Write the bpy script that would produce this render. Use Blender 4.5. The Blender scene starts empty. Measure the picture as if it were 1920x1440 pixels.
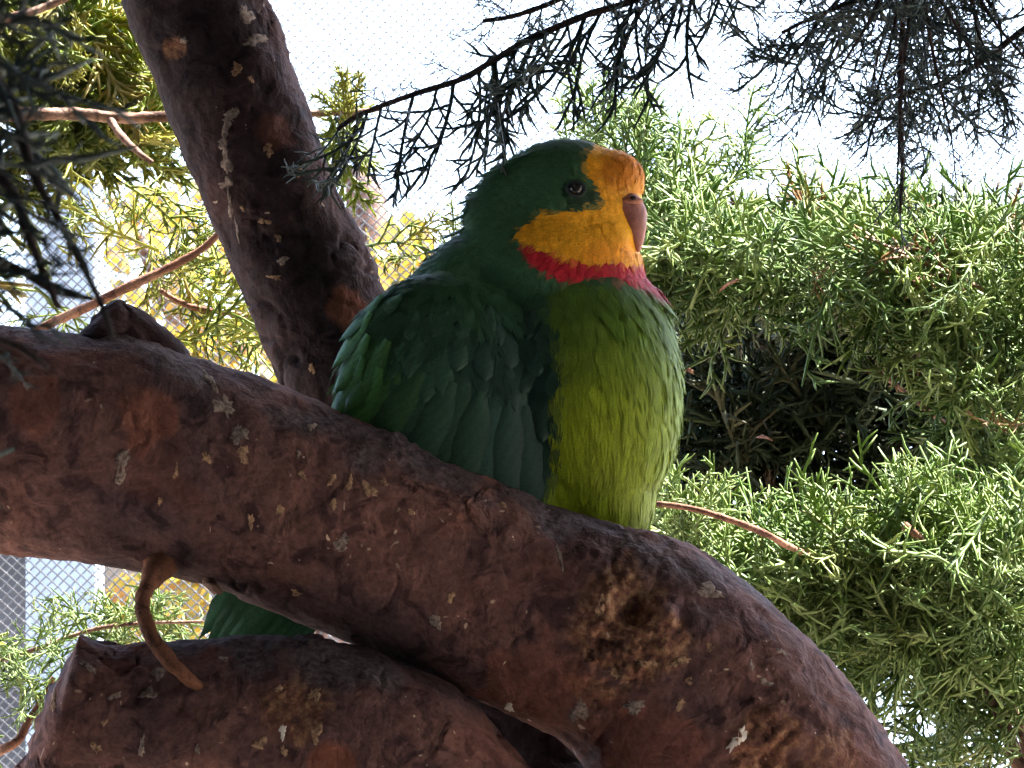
import bpy, math, random
import numpy as np
from mathutils import Vector
from mathutils.bvhtree import BVHTree

rng = np.random.default_rng(11)
random.seed(11)
S = bpy.context.scene
COL = S.collection

# ------------------------------------------------------------------ camera
PITCH = math.radians(12.0)
CAM = np.array([0.0, 0.0, 1.55])
KPX = 0.00007                                  # metres per photo pixel per metre of depth
FWD = np.array([0.0, math.cos(PITCH), math.sin(PITCH)])
UPV = np.array([0.0, -math.sin(PITCH), math.cos(PITCH)])
RGT = np.array([1.0, 0.0, 0.0])
cd = bpy.data.cameras.new('camera')
cd.sensor_width = 36.0
cd.lens = 36.0 / (1920 * KPX)
cd.clip_start = 0.05
cd.clip_end = 2000.0
cd.dof.use_dof = True
cd.dof.focus_distance = 2.22
cd.dof.aperture_fstop = 330.0
cam = bpy.data.objects.new('camera', cd)
cam.location = CAM
cam.rotation_euler = (math.pi / 2 + PITCH, 0, 0)
COL.objects.link(cam)
S.camera = cam

# ------------------------------------------------------------------ sky, sun, exposure
SUN_EL = math.radians(62.0)
SUN_AZ = math.radians(14.0)                    # from +X, turned a little beyond the bird
SUN_DIR = np.array([math.cos(SUN_EL) * math.cos(SUN_AZ), math.cos(SUN_EL) * math.sin(SUN_AZ), math.sin(SUN_EL)])
w = bpy.data.worlds.new('World')
S.world = w
w.use_nodes = True
nt = w.node_tree
bg = nt.nodes['Background']
sky = nt.nodes.new('ShaderNodeTexSky')
sky.sky_type = 'NISHITA'
sky.sun_disc = False
sky.sun_elevation = SUN_EL
sky.sun_rotation = math.pi / 2 - SUN_AZ
sky.air_density = 1.0
sky.dust_density = 3.0
sky.ozone_density = 1.0
nt.links.new(sky.outputs[0], bg.inputs[0])
bg.inputs[1].default_value = 0.15
sl = bpy.data.lights.new('sun', 'SUN')
sl.energy = 4.6
sl.angle = math.radians(0.53)
sl.color = (1.0, 0.95, 0.86)
so = bpy.data.objects.new('sun', sl)
so.rotation_euler = Vector(SUN_DIR).to_track_quat('Z', 'Y').to_euler()
so.location = (3, -2, 6)
COL.objects.link(so)
S.view_settings.view_transform = 'Standard'
S.view_settings.look = 'None'
S.view_settings.gamma = 1.0
S.view_settings.use_curve_mapping = False
S.view_settings.exposure = 3.35
S.render.engine = 'CYCLES'
S.cycles.use_denoising = True
S.cycles.use_adaptive_sampling = True
S.cycles.adaptive_threshold = 0.03
S.cycles.max_bounces = 5
S.cycles.diffuse_bounces = 4
S.cycles.glossy_bounces = 2
S.cycles.transmission_bounces = 3
S.cycles.caustics_reflective = False
S.cycles.caustics_refractive = False


# ------------------------------------------------------------------ helpers
def P(px, py, d):
    """a photo pixel at depth d (metres along the view axis) as a world point"""
    return CAM + FWD * d + RGT * ((px - 960) * KPX * d) + UPV * ((720 - py) * KPX * d)


def proj(V):
    """world points -> photo pixels (for painting nothing: only for finding a place on a limb)"""
    q = V - CAM
    d = q @ FWD
    return 960 + (q @ RGT) / (KPX * d), 720 - (q @ UPV) / (KPX * d), d


_perm = np.random.default_rng(5).permutation(4096)


def _hash(i, j, k):
    return _perm[(_perm[(_perm[i & 4095] + j) & 4095] + k) & 4095] / 2047.5 - 1.0


def vnoise(p, scale=1.0, octv=1, seed=0):
    """vectorised value noise, about -1..1"""
    p = np.asarray(p, float) * scale + seed * 17.31
    out = np.zeros(len(p))
    amp, tot = 1.0, 0.0
    for o in range(octv):
        f = np.floor(p).astype(int)
        t = p - f
        t = t * t * (3 - 2 * t)
        i, j, k = f[:, 0], f[:, 1], f[:, 2]
        c = 0
        for a in (0, 1):
            wx = t[:, 0] if a else 1 - t[:, 0]
            for b in (0, 1):
                wy = t[:, 1] if b else 1 - t[:, 1]
                for e in (0, 1):
                    wz = t[:, 2] if e else 1 - t[:, 2]
                    c = c + wx * wy * wz * _hash(i + a, j + b, k + e)
        out += amp * c
        tot += amp
        amp *= 0.5
        p = p * 2.03 + 9.7
    return out / tot


def norm(v):
    v = np.asarray(v, float)
    return v / np.maximum(np.linalg.norm(v, axis=-1, keepdims=True), 1e-12)


def mesh_from(name, V, faces, smooth=True, cols=None, floats=None):
    """V (n,3); faces: (m,3) or (m,4) int array, or a list of both kinds"""
    me = bpy.data.meshes.new(name)
    if not isinstance(faces, list):
        faces = [faces]
    faces = [np.asarray(f, dtype=np.int32) for f in faces if len(f)]
    loops = np.concatenate([f.ravel() for f in faces])
    tot = np.concatenate([np.full(len(f), f.shape[1], dtype=np.int32) for f in faces])
    start = np.concatenate([[0], np.cumsum(tot)[:-1]]).astype(np.int32)
    me.vertices.add(len(V))
    me.vertices.foreach_set('co', np.asarray(V, dtype=np.float32).ravel())
    me.loops.add(len(loops))
    me.loops.foreach_set('vertex_index', loops)
    me.polygons.add(len(tot))
    me.polygons.foreach_set('loop_start', start)
    me.polygons.foreach_set('loop_total', tot)
    me.update(calc_edges=True)
    me.polygons.foreach_set('use_smooth', np.full(len(tot), smooth))
    if cols is not None:
        a = me.color_attributes.new('col', 'FLOAT_COLOR', 'POINT')
        c4 = np.ones((len(V), 4), dtype=np.float32)
        c4[:, :3] = cols
        a.data.foreach_set('color', c4.ravel())
    if floats is not None:
        for k, arr in floats.items():
            a = me.attributes.new(k, 'FLOAT', 'POINT')
            a.data.foreach_set('value', np.asarray(arr, dtype=np.float32))
    me.validate()
    return me


def obj(name, me, mat=None, parent=None, kind=None, label=None):
    o = bpy.data.objects.new(name, me)
    COL.objects.link(o)
    if mat is not None and me is not None and len(me.materials) == 0:
        me.materials.append(mat)
    if parent is not None:
        o.parent = parent
        o.matrix_parent_inverse = parent.matrix_world.inverted()
    if kind:
        o['kind'] = kind
    if label:
        o['label'] = label
    return o


def thing(name, label, cat, loc=(0, 0, 0), group=None):
    o = bpy.data.objects.new(name, None)
    o.empty_display_size = 0.05
    o.location = loc
    COL.objects.link(o)
    o.matrix_world.translation = Vector(loc)
    o['label'] = label
    o['category'] = cat
    if group:
        o['group'] = group
    return o


def catmull(pts, n):
    """Catmull-Rom through rows of pts, n samples, roughly even in arc length"""
    pts = np.asarray(pts, float)
    ext = np.vstack([2 * pts[0] - pts[1], pts, 2 * pts[-1] - pts[-2]])
    m = len(pts) - 1
    seg = np.linalg.norm(np.diff(pts[:, :3], axis=0), axis=1) ** 0.5 + 1e-9
    cum = np.concatenate([[0], np.cumsum(seg ** 2)])
    s = np.linspace(0, cum[-1], n)
    i = np.clip(np.searchsorted(cum, s, side='right') - 1, 0, m - 1)
    t = ((s - cum[i]) / (cum[i + 1] - cum[i]))[:, None]
    p0, p1, p2, p3 = ext[i], ext[i + 1], ext[i + 2], ext[i + 3]
    return 0.5 * ((2 * p1) + (-p0 + p2) * t + (2 * p0 - 5 * p1 + 4 * p2 - p3) * t ** 2 + (-p0 + 3 * p1 - 3 * p2 + p3) * t ** 3)


def tube_arrays(path, rad, sides, cap=True):
    """path (n,3), rad (n,) -> V, quads, tris, and per-vertex ring normal"""
    path = np.asarray(path, float)
    n = len(path)
    T = norm(np.gradient(path, axis=0))
    ref = np.array([0.0, -1.0, 0.15])
    if abs(T[0] @ ref) > 0.9:
        ref = np.array([1.0, 0.2, 0.0])
    A = np.empty_like(path)
    a = norm(ref - T[0] * (ref @ T[0]))
    for i in range(n):
        a = a - T[i] * (a @ T[i])
        a = a / np.linalg.norm(a)
        A[i] = a
    B = np.cross(T, A)
    th = np.linspace(0, 2 * math.pi, sides, endpoint=False)
    N = A[:, None, :] * np.cos(th)[None, :, None] + B[:, None, :] * np.sin(th)[None, :, None]
    V = path[:, None, :] + N * np.asarray(rad)[:, None, None]
    i = np.arange(n - 1)[:, None] * sides
    j = np.arange(sides)[None, :]
    j2 = (j + 1) % sides
    Q = np.stack([i + j, i + j2, i + sides + j2, i + sides + j], axis=-1).reshape(-1, 4)
    V = V.reshape(-1, 3)
    N = N.reshape(-1, 3)
    Tr = np.zeros((0, 3), int)
    if cap:
        b = len(V)
        V = np.vstack([V, path[:1], path[-1:]])
        N = np.vstack([N, -T[:1], T[-1:]])
        jj = np.arange(sides)
        t0 = np.stack([np.full(sides, b), (jj + 1) % sides, jj], axis=-1)
        o = (n - 1) * sides
        t1 = np.stack([np.full(sides, b + 1), o + jj, o + (jj + 1) % sides], axis=-1)
        Tr = np.vstack([t0, t1])
    return V, Q, Tr, N


class Pile:
    """collects arrays for one joined mesh"""
    def __init__(self):
        self.v, self.q, self.t, self.c, self.n = [], [], [], [], 0

    def add(self, V, Q=None, T=None, c=None):
        self.v.append(V)
        if Q is not None and len(Q):
            self.q.append(np.asarray(Q) + self.n)
        if T is not None and len(T):
            self.t.append(np.asarray(T) + self.n)
        if c is not None:
            self.c.append(np.broadcast_to(np.asarray(c, float), (len(V), len(c)) if np.ndim(c) == 1 else np.shape(c)))
        self.n += len(V)

    def tube(self, path, rad, sides=5, c=None):
        V, Q, T, _ = tube_arrays(path, rad, sides)
        self.add(V, Q, T, c)

    def mesh(self, name, smooth=True):
        fs = []
        if self.q:
            fs.append(np.vstack(self.q))
        if self.t:
            fs.append(np.vstack(self.t))
        return mesh_from(name, np.vstack(self.v), fs, smooth, np.vstack(self.c) if self.c else None)


# ------------------------------------------------------------------ materials
def new_mat(name):
    m = bpy.data.materials.new(name)
    m.use_nodes = True
    t = m.node_tree
    return m, t, t.nodes['Principled BSDF'], t.nodes['Material Output']


def nd(t, typ, **kw):
    n = t.nodes.new(typ)
    for k, v in kw.items():
        setattr(n, k, v)
    return n


def ramp(t, fac, stops):
    n = nd(t, 'ShaderNodeValToRGB')
    e = n.color_ramp.elements
    while len(e) < len(stops):
        e.new(0.5)
    for el, (p, c) in zip(e, stops):
        el.position = p
        el.color = (*c, 1) if len(c) == 3 else c
    t.links.new(fac, n.inputs[0])
    return n.outputs[0]


def mixc(t, fac, a, b, typ='MIX'):
    n = nd(t, 'ShaderNodeMix', data_type='RGBA', blend_type=typ)
    for sock, v in ((n.inputs[0], fac), (n.inputs[6], a), (n.inputs[7], b)):
        if isinstance(v, (int, float)):
            sock.default_value = v
        elif isinstance(v, tuple):
            sock.default_value = (*v, 1)
        else:
            t.links.new(v, sock)
    return n.outputs[2]


def noise(t, vec, scale, detail=4, rough=0.55, dist=0.0):
    n = nd(t, 'ShaderNodeTexNoise')
    n.inputs['Scale'].default_value = scale
    n.inputs['Detail'].default_value = detail
    n.inputs['Roughness'].default_value = rough
    n.inputs['Distortion'].default_value = dist
    t.links.new(vec, n.inputs['Vector'])
    return n


def mth(t, op, a, b=None, clamp=False):
    n = nd(t, 'ShaderNodeMath', operation=op, use_clamp=clamp)
    for sock, v in ((n.inputs[0], a), (n.inputs[1], b)):
        if v is None:
            continue
        if isinstance(v, (int, float)):
            sock.default_value = v
        else:
            t.links.new(v, sock)
    return n.outputs[0]


def bark_material(name, dark, mid, rust, speck, speck_on=True, sc=1.0, rough=0.85):
    m, t, p, out = new_mat(name)
    tc = nd(t, 'ShaderNodeTexCoord')
    v = tc.outputs['Object']
    big = noise(t, v, 28 * sc, 2, 0.5)
    medn = noise(t, v, 110 * sc, 3, 0.6, 0.8)
    fine = noise(t, v, 600 * sc, 2, 0.7)
    base = ramp(t, big.outputs[0], [(0.36, dark), (0.50, mid), (0.66, rust)])
    plates = ramp(t, medn.outputs[0], [(0.38, (0.45, 0.45, 0.5)), (0.46, (0.92, 0.9, 0.9)), (0.62, (1.0, 1.0, 1.0)), (0.75, (1.25, 1.12, 1.0))])
    c = mixc(t, 1.0, base, plates, 'MULTIPLY')
    grain = ramp(t, fine.outputs[0], [(0.3, (0.62, 0.62, 0.62)), (0.7, (1.25, 1.25, 1.25))])
    c = mixc(t, 0.8, c, grain, 'MULTIPLY')
    at = nd(t, 'ShaderNodeAttribute', attribute_name='col')
    sep = nd(t, 'ShaderNodeSeparateColor')
    t.links.new(at.outputs['Color'], sep.inputs[0])
    if speck_on:
        # knot wood (R), smooth rusty bark (G), grey upward-facing bark (B)
        tan = ramp(t, noise(t, v, 330 * sc, 3, 0.7).outputs[0], [(0.33, (0.035, 0.018, 0.014)), (0.48, (0.15, 0.065, 0.035)), (0.62, (0.30, 0.17, 0.085)), (0.75, (0.42, 0.30, 0.18))])
        c = mixc(t, sep.outputs[0], c, tan)
        c = mixc(t, sep.outputs[1], c, mixc(t, 0.5, (0.165, 0.062, 0.040), grain, 'MULTIPLY'))
        grey = ramp(t, fine.outputs[0], [(0.35, (0.035, 0.028, 0.032)), (0.7, (0.095, 0.08, 0.085))])
        c = mixc(t, sep.outputs[2], c, grey)
        warp = nd(t, 'ShaderNodeVectorMath', operation='ADD')
        wn = noise(t, v, 260 * sc, 0)
        wsc = nd(t, 'ShaderNodeVectorMath', operation='SCALE')
        wsc.inputs['Scale'].default_value = 0.005
        t.links.new(wn.outputs['Color'], wsc.inputs[0])
        t.links.new(v, warp.inputs[0])
        t.links.new(wsc.outputs[0], warp.inputs[1])
        for scale, thr, cval in ((330 * sc, 0.27, speck), (150 * sc, 0.17, speck)):
            vo = nd(t, 'ShaderNodeTexVoronoi', feature='F1')
            vo.inputs['Scale'].default_value = scale
            t.links.new(warp.outputs[0], vo.inputs['Vector'])
            sp = nd(t, 'ShaderNodeSeparateColor')
            t.links.new(vo.outputs['Color'], sp.inputs[0])
            lim = mth(t, 'MULTIPLY', mth(t, 'SUBTRACT', sp.outputs[0], 0.62, True), thr * 2.6)
            patchy = mth(t, 'MULTIPLY', lim, ramp(t, big.outputs[0], [(0.42, (0.15, 0.15, 0.15)), (0.6, (1.2, 1.2, 1.2))]))
            k = mth(t, 'MULTIPLY', mth(t, 'SUBTRACT', patchy, vo.outputs['Distance']), 14.0, True)
            kk = mth(t, 'MULTIPLY', k, ramp(t, sp.outputs[1], [(0.0, (0.25, 0.25, 0.25)), (1.0, (0.95, 0.95, 0.95))]))
            c = mixc(t, kk, c, cval)
    crk = None
    if speck_on:
        # cracks between bark plates
        ve = nd(t, 'ShaderNodeTexVoronoi', feature='DISTANCE_TO_EDGE')
        ve.inputs['Scale'].default_value = 17 * sc
        wsc2 = nd(t, 'ShaderNodeVectorMath', operation='SCALE')
        wsc2.inputs['Scale'].default_value = 0.012
        t.links.new(medn.outputs['Color'], wsc2.inputs[0])
        wad = nd(t, 'ShaderNodeVectorMath', operation='ADD')
        t.links.new(v, wad.inputs[0])
        t.links.new(wsc2.outputs[0], wad.inputs[1])
        t.links.new(wad.outputs[0], ve.inputs['Vector'])
        crk = mth(t, 'MULTIPLY', mth(t, 'SUBTRACT', 1.0, mth(t, 'MULTIPLY', ve.outputs['Distance'], 26.0, True)), ramp(t, big.outputs[0], [(0.5, (0, 0, 0)), (0.6, (1, 1, 1))]))
        c = mixc(t, mth(t, 'MULTIPLY', crk, 0.55), c, (0.018, 0.012, 0.012))
    t.links.new(c, p.inputs['Base Color'])
    p.inputs['Roughness'].default_value = rough
    p.inputs['Specular IOR Level'].default_value = 0.08
    hsum = mth(t, 'ADD', mth(t, 'MULTIPLY', medn.outputs[0], 1.0), mth(t, 'MULTIPLY', fine.outputs[0], 0.35))
    if crk is not None:
        hsum = mth(t, 'SUBTRACT', hsum, mth(t, 'MULTIPLY', crk, 0.5))
    b = nd(t, 'ShaderNodeBump')
    b.inputs['Strength'].default_value = 0.9
    b.inputs['Distance'].default_value = 0.0013 / sc
    t.links.new(hsum, b.inputs['Height'])
    t.links.new(b.outputs[0], p.inputs['Normal'])
    return m


def leaf_material(name, stops, trans=0.35, rough=0.45, spec=0.4, nscale=900):
    m, t, p, out = new_mat(name)
    oi = nd(t, 'ShaderNodeObjectInfo')
    at = nd(t, 'ShaderNodeAttribute', attribute_name='jit')
    f = mth(t, 'FRACT', mth(t, 'ADD', oi.outputs['Random'], at.outputs['Fac']))
    c = ramp(t, f, stops)
    tc = nd(t, 'ShaderNodeTexCoord')
    n = noise(t, tc.outputs['Object'], nscale, 1, 0.6)
    c = mixc(t, 0.8, c, ramp(t, n.outputs[0], [(0.3, (0.7, 0.7, 0.7)), (0.7, (1.25, 1.22, 1.1))]), 'MULTIPLY')
    t.links.new(c, p.inputs['Base Color'])
    p.inputs['Roughness'].default_value = rough
    p.inputs['Specular IOR Level'].default_value = spec
    tr = nd(t, 'ShaderNodeBsdfTranslucent')
    t.links.new(mixc(t, 1.0, c, (1.25, 1.2, 0.7), 'MULTIPLY'), tr.inputs[0])
    mx = nd(t, 'ShaderNodeMixShader')
    mx.inputs[0].default_value = trans
    t.links.new(p.outputs[0], mx.inputs[1])
    t.links.new(tr.outputs[0], mx.inputs[2])
    t.links.new(mx.outputs[0], out.inputs[0])
    return m


def plain_material(name, a, b, scale, rough=0.6, spec=0.4, bump=0.0, bdist=0.002, metal=0.0):
    m, t, p, out = new_mat(name)
    tc = nd(t, 'ShaderNodeTexCoord')
    n = noise(t, tc.outputs['Object'], scale, 3, 0.6)
    t.links.new(ramp(t, n.outputs[0], [(0.32, a), (0.68, b)]), p.inputs['Base Color'])
    p.inputs['Roughness'].default_value = rough
    p.inputs['Specular IOR Level'].default_value = spec
    p.inputs['Metallic'].default_value = metal
    if bump:
        bn = nd(t, 'ShaderNodeBump')
        bn.inputs['Strength'].default_value = bump
        bn.inputs['Distance'].default_value = bdist
        t.links.new(n.outputs[0], bn.inputs['Height'])
        t.links.new(bn.outputs[0], p.inputs['Normal'])
    return m


def feather_material(name, trans=0.2, scale=2600):
    m, t, p, out = new_mat(name)
    at = nd(t, 'ShaderNodeAttribute', attribute_name='col')
    tc = nd(t, 'ShaderNodeTexCoord')
    n = noise(t, tc.outputs['Object'], scale, 1, 0.6)
    c = mixc(t, 0.75, at.outputs['Color'], ramp(t, n.outputs[0], [(0.3, (0.72, 0.72, 0.72)), (0.7, (1.25, 1.25, 1.25))]), 'MULTIPLY')
    t.links.new(c, p.inputs['Base Color'])
    p.inputs['Roughness'].default_value = 0.62
    p.inputs['Specular IOR Level'].default_value = 0.22
    p.inputs['Sheen Weight'].default_value = 0.0
    p.inputs['Sheen Roughness'].default_value = 0.5
    tr = nd(t, 'ShaderNodeBsdfTranslucent')
    t.links.new(c, tr.inputs[0])
    mx = nd(t, 'ShaderNodeMixShader')
    mx.inputs[0].default_value = trans
    t.links.new(p.outputs[0], mx.inputs[1])
    t.links.new(tr.outputs[0], mx.inputs[2])
    t.links.new(mx.outputs[0], out.inputs[0])
    return m


M_bark = bark_material('smooth_red_bark', (0.062, 0.039, 0.041), (0.104, 0.057, 0.052), (0.140, 0.072, 0.060), (0.44, 0.33, 0.25))
M_bark_up = bark_material('grey_brown_bark', (0.026, 0.018, 0.020), (0.040, 0.026, 0.028), (0.060, 0.034, 0.033), (0.36, 0.28, 0.22))
M_wood = bark_material('twig_bark', (0.10, 0.06, 0.045), (0.18, 0.11, 0.085), (0.26, 0.17, 0.13), (0.4, 0.35, 0.3), False, 2.0)
M_redtwig = bark_material('red_twig_bark', (0.13, 0.065, 0.045), (0.21, 0.105, 0.072), (0.28, 0.16, 0.11), (0.4, 0.35, 0.3), False, 2.0)
M_browntwig = bark_material('brown_twig_bark', (0.07, 0.032, 0.02), (0.11, 0.05, 0.03), (0.15, 0.07, 0.045), (0.4, 0.35, 0.3), False, 2.0)
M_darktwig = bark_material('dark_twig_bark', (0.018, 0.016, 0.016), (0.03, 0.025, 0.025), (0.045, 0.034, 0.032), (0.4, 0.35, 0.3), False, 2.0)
M_lichen = plain_material('lichen', (0.07, 0.055, 0.05), (0.27, 0.215, 0.18), 900, 0.9, 0.1, 0.6, 0.0006)
M_lichen_tan = plain_material('tan_lichen', (0.09, 0.055, 0.036), (0.36, 0.23, 0.14), 900, 0.9, 0.1, 0.6, 0.0006)
M_chip = plain_material('pale_chip', (0.36, 0.33, 0.28), (0.55, 0.52, 0.46), 500, 0.8, 0.2)
M_jun = leaf_material('juniper_leaf', [(0.0, (0.075, 0.140, 0.042)), (0.35, (0.125, 0.200, 0.062)), (0.75, (0.180, 0.255, 0.088)), (0.95, (0.25, 0.31, 0.115)), (0.97, (0.20, 0.12, 0.06))], 0.34, 0.5, 0.28)
M_junlow = leaf_material('bright_juniper_leaf', [(0.0, (0.095, 0.170, 0.046)), (0.4, (0.155, 0.235, 0.072)), (0.8, (0.205, 0.285, 0.098)), (1.0, (0.26, 0.32, 0.115))], 0.34, 0.5, 0.28)
M_inner = leaf_material('old_inner_leaf', [(0.0, (0.022, 0.038, 0.018)), (0.6, (0.035, 0.055, 0.024)), (0.85, (0.045, 0.066, 0.028)), (1.0, (0.06, 0.042, 0.026))], 0.10, 0.6, 0.2)  # leaf colour darkened to stand in for shade inside the hollow
M_cyp = leaf_material('cypress_leaf', [(0.0, (0.085, 0.130, 0.020)), (0.4, (0.150, 0.200, 0.026)), (0.8, (0.23, 0.26, 0.036)), (1.0, (0.25, 0.20, 0.05))], 0.40, 0.45, 0.4)
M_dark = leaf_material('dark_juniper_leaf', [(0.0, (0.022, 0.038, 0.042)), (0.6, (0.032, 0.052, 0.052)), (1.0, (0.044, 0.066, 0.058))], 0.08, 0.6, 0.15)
M_yel = leaf_material('autumn_leaf', [(0.0, (0.34, 0.22, 0.03)), (0.35, (0.44, 0.34, 0.06)), (0.6, (0.27, 0.26, 0.06)), (0.82, (0.36, 0.17, 0.06)), (1.0, (0.15, 0.19, 0.05))], 0.4, 0.5, 0.3, 120)
M_feather = feather_material('plumage', 0.22)
M_vane = feather_material('feather_vane', 0.10, 1500)
M_body = feather_material('down', 0.0)
M_wire = plain_material('dark_wire', (0.05, 0.055, 0.06), (0.10, 0.105, 0.11), 60, 0.55, 0.4, 0, 0, 0.3)
M_post = plain_material('painted_post', (0.30, 0.37, 0.46), (0.36, 0.43, 0.52), 14, 0.5, 0.4)
M_wall = plain_material('dark_boards', (0.030, 0.031, 0.034), (0.055, 0.056, 0.060), 9, 0.8, 0.2, 0.3, 0.004)
M_roof = plain_material('roof_metal', (0.10, 0.10, 0.11), (0.15, 0.15, 0.16), 6, 0.5, 0.4)
M_timber = plain_material('stained_timber', (0.08, 0.076, 0.076), (0.14, 0.135, 0.135), 12, 0.8, 0.2, 0.3, 0.003)
M_ground = plain_material('mulch_ground', (0.19, 0.155, 0.125), (0.36, 0.30, 0.25), 14, 0.95, 0.1, 0.7, 0.03)


# ------------------------------------------------------------------ ground
def build_ground():
    n = 96
    r = np.concatenate([[0], np.geomspace(0.4, 900, 60)])
    th = np.linspace(0, 2 * math.pi, n, endpoint=False)
    V = np.stack([np.outer(r, np.cos(th)), np.outer(r, np.sin(th)) + 2, np.zeros((len(r), n))], -1).reshape(-1, 3)
    V[:, 2] = vnoise(V, 1.3, 2) * 0.02 * (np.hypot(V[:, 0], V[:, 1]) < 30)
    i = np.arange(len(r) - 1)[:, None] * n
    j = np.arange(n)[None, :]
    Q = np.stack([i + j, i + n + j, i + n + (j + 1) % n, i + (j + 1) % n], -1).reshape(-1, 4)
    obj('ground', mesh_from('ground', V, Q), M_ground, kind='structure')


build_ground()

# ------------------------------------------------------------------ aviary mesh, post, shed
D_MESH = 5.0


def build_mesh_wall():
    y = D_MESH * math.cos(PITCH) + 0.1
    t = thing('wire_mesh_fence', 'fine dark diamond wire mesh of the aviary wall behind the plants', 'wire mesh', (0, y, 0))
    x0, x1, z0, z1 = -1.35, 1.35, 1.35, 3.5
    pitch = 0.00535
    wr = 0.00054
    pile = Pile()
    for sgn, ang in ((1, math.radians(47)), (-1, math.radians(-42))):
        dv = np.array([math.cos(ang), math.sin(ang)])
        nv = np.array([-dv[1], dv[0]])
        cor = np.array([[x0, z0], [x1, z0], [x0, z1], [x1, z1]])
        lo, hi = (cor @ nv).min(), (cor @ nv).max()
        segs = []
        for c in np.arange(lo, hi, pitch):
            # clip the line nv.p = c to the rectangle
            ts = []
            p0 = nv * c
            for a, b, e in ((0, x0, x1), (1, z0, z1)):
                ta, tb = (b - p0[a]) / dv[a], (e - p0[a]) / dv[a]
                ts.append((min(ta, tb), max(ta, tb)))
            t0, t1 = max(s[0] for s in ts), min(s[1] for s in ts)
            if t1 - t0 > 0.01:
                segs.append((p0 + dv * t0, p0 + dv * t1))
        sa = np.array(segs)
        n = len(sa)
        yy = y + sgn * wr * 0.9
        off = np.array([[nv[0] * wr, 0, nv[1] * wr], [0, wr, 0], [-nv[0] * wr, 0, -nv[1] * wr], [0, -wr, 0]])
        A = np.stack([sa[:, 0, 0], np.full(n, yy), sa[:, 0, 1]], -1)
        B = np.stack([sa[:, 1, 0], np.full(n, yy), sa[:, 1, 1]], -1)
        # wires are not perfectly even
        jit = rng.normal(0, 0.00022, n)
        A += jit[:, None] * np.array([nv[0], 0, nv[1]])
        B += (jit + rng.normal(0, 0.0003, n))[:, None] * np.array([nv[0], 0, nv[1]])
        off = off[[0, 1, 2, 3]]
        k = np.arange(4)
        for a, b in zip(A, B):               # short lengths, so that each wire is a chain of links
            m = max(2, int(np.linalg.norm(b - a) / 0.08) + 1)
            ctr = a + (b - a) * np.linspace(0, 1, m)[:, None]
            V = (ctr[:, None, :] + off[None]).reshape(-1, 3)
            r = np.arange(m - 1)[:, None] * 4
            Q = np.stack([r + k, r + (k + 1) % 4, r + 4 + (k + 1) % 4, r + 4 + k], -1).reshape(-1, 4)
            pile.add(V, Q)
    obj('wires', pile.mesh('wires', False), M_wire, t, 'stuff')
    fr = [('bottom_rail', [[x0, y, z0], [x1, y, z0]]), ('top_rail', [[x0, y, z1], [x1, y, z1]]),
          ('side_rail', [[x0, y, 0], [x0, y, z1]]), ('side_rail', [[x1, y, 0], [x1, y, z1]])]
    for nm, pth in fr:
        V, Q, T, _ = tube_arrays(np.array(pth), [0.02, 0.02], 12)
        obj(nm, mesh_from(nm, V, [Q, T]), M_wire, t)
    for j in range(9):                       # boards below the mesh
        zz = 0.0 + j * 0.148
        V = np.array([[a, y + b * 0.012, zz + c * 0.145 + 0.004] for a in (x0, x1) for b in (-1, 1) for c in (0, 1)])
        Q = [[0, 1, 3, 2], [4, 6, 7, 5], [0, 4, 5, 1], [2, 3, 7, 6], [0, 2, 6, 4], [1, 5, 7, 3]]
        obj('kick_board', mesh_from('kick_board', V, np.array(Q), False), M_timber, t)
    # painted post standing just behind the mesh
    b = P(122, 1240, 5.45)
    tp = P(112, 470, 5.45)
    dx = (tp[0] - b[0]) / (tp[2] - b[2])
    base = np.array([b[0] - dx * b[2], b[1], 0.0])
    pt = thing('aviary_post', 'pale blue-white painted post standing behind the wire mesh', 'post', tuple(base))
    hw = 70 * KPX * 5.45

    def boxy(z_a, z_b, h, bev, nm, par):
        pile2 = Pile()
        ring = []
        for sx, sy in ((-1, -1), (1, -1), (1, 1), (-1, 1)):
            for q in ((0, 1), (1, 0)) if sx * sy > 0 else ((1, 0), (0, 1)):
                ring.append((sx * (h - bev * q[0]), sy * (h - bev * q[1])))
        ring = np.array(ring)
        m = len(ring)
        V = []
        for z, sh in ((z_a, 1.0), (z_b - bev, 1.0), (z_b, 0.9)):
            V.append(np.column_stack([base[0] + dx * z + ring[:, 0] * sh, base[1] + ring[:, 1] * sh, np.full(m, z)]))
        V = np.vstack(V + [np.array([[base[0] + dx * z_b, base[1], z_b]])])
        Q = [[k * m + j, k * m + (j + 1) % m, (k + 1) * m + (j + 1) % m, (k + 1) * m + j] for k in (0, 1) for j in range(m)]
        T = [[3 * m, 2 * m + j, 2 * m + (j + 1) % m] for j in range(m)]
        pile2.add(V, Q, T)
        obj(nm, pile2.mesh(nm, False), M_post, par)
    boxy(0.0, 3.55, hw, 0.004, 'post_shaft', pt)
    boxy(3.552, 3.58, hw * 1.25, 0.006, 'post_cap', pt)
    boxy(-0.02, 0.03, hw * 1.8, 0.006, 'base_plate', pt)
    # dark shed beyond, seen only as a strip left of the post
    D = 8.0
    right = P(130, 1200, D)
    yy = right[1]
    top = P(100, 900, D)[2]
    sh = thing('shed', 'dark grey timber shed beyond the wire mesh beside the post', 'shed', (right[0] - 1.6, yy + 1.0, 0))
    bw = 0.145
    V0 = np.array([[-bw / 2, -0.011, 0], [bw / 2, -0.011, 0], [bw / 2, 0.011, 0], [-bw / 2, 0.011, 0]])
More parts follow.
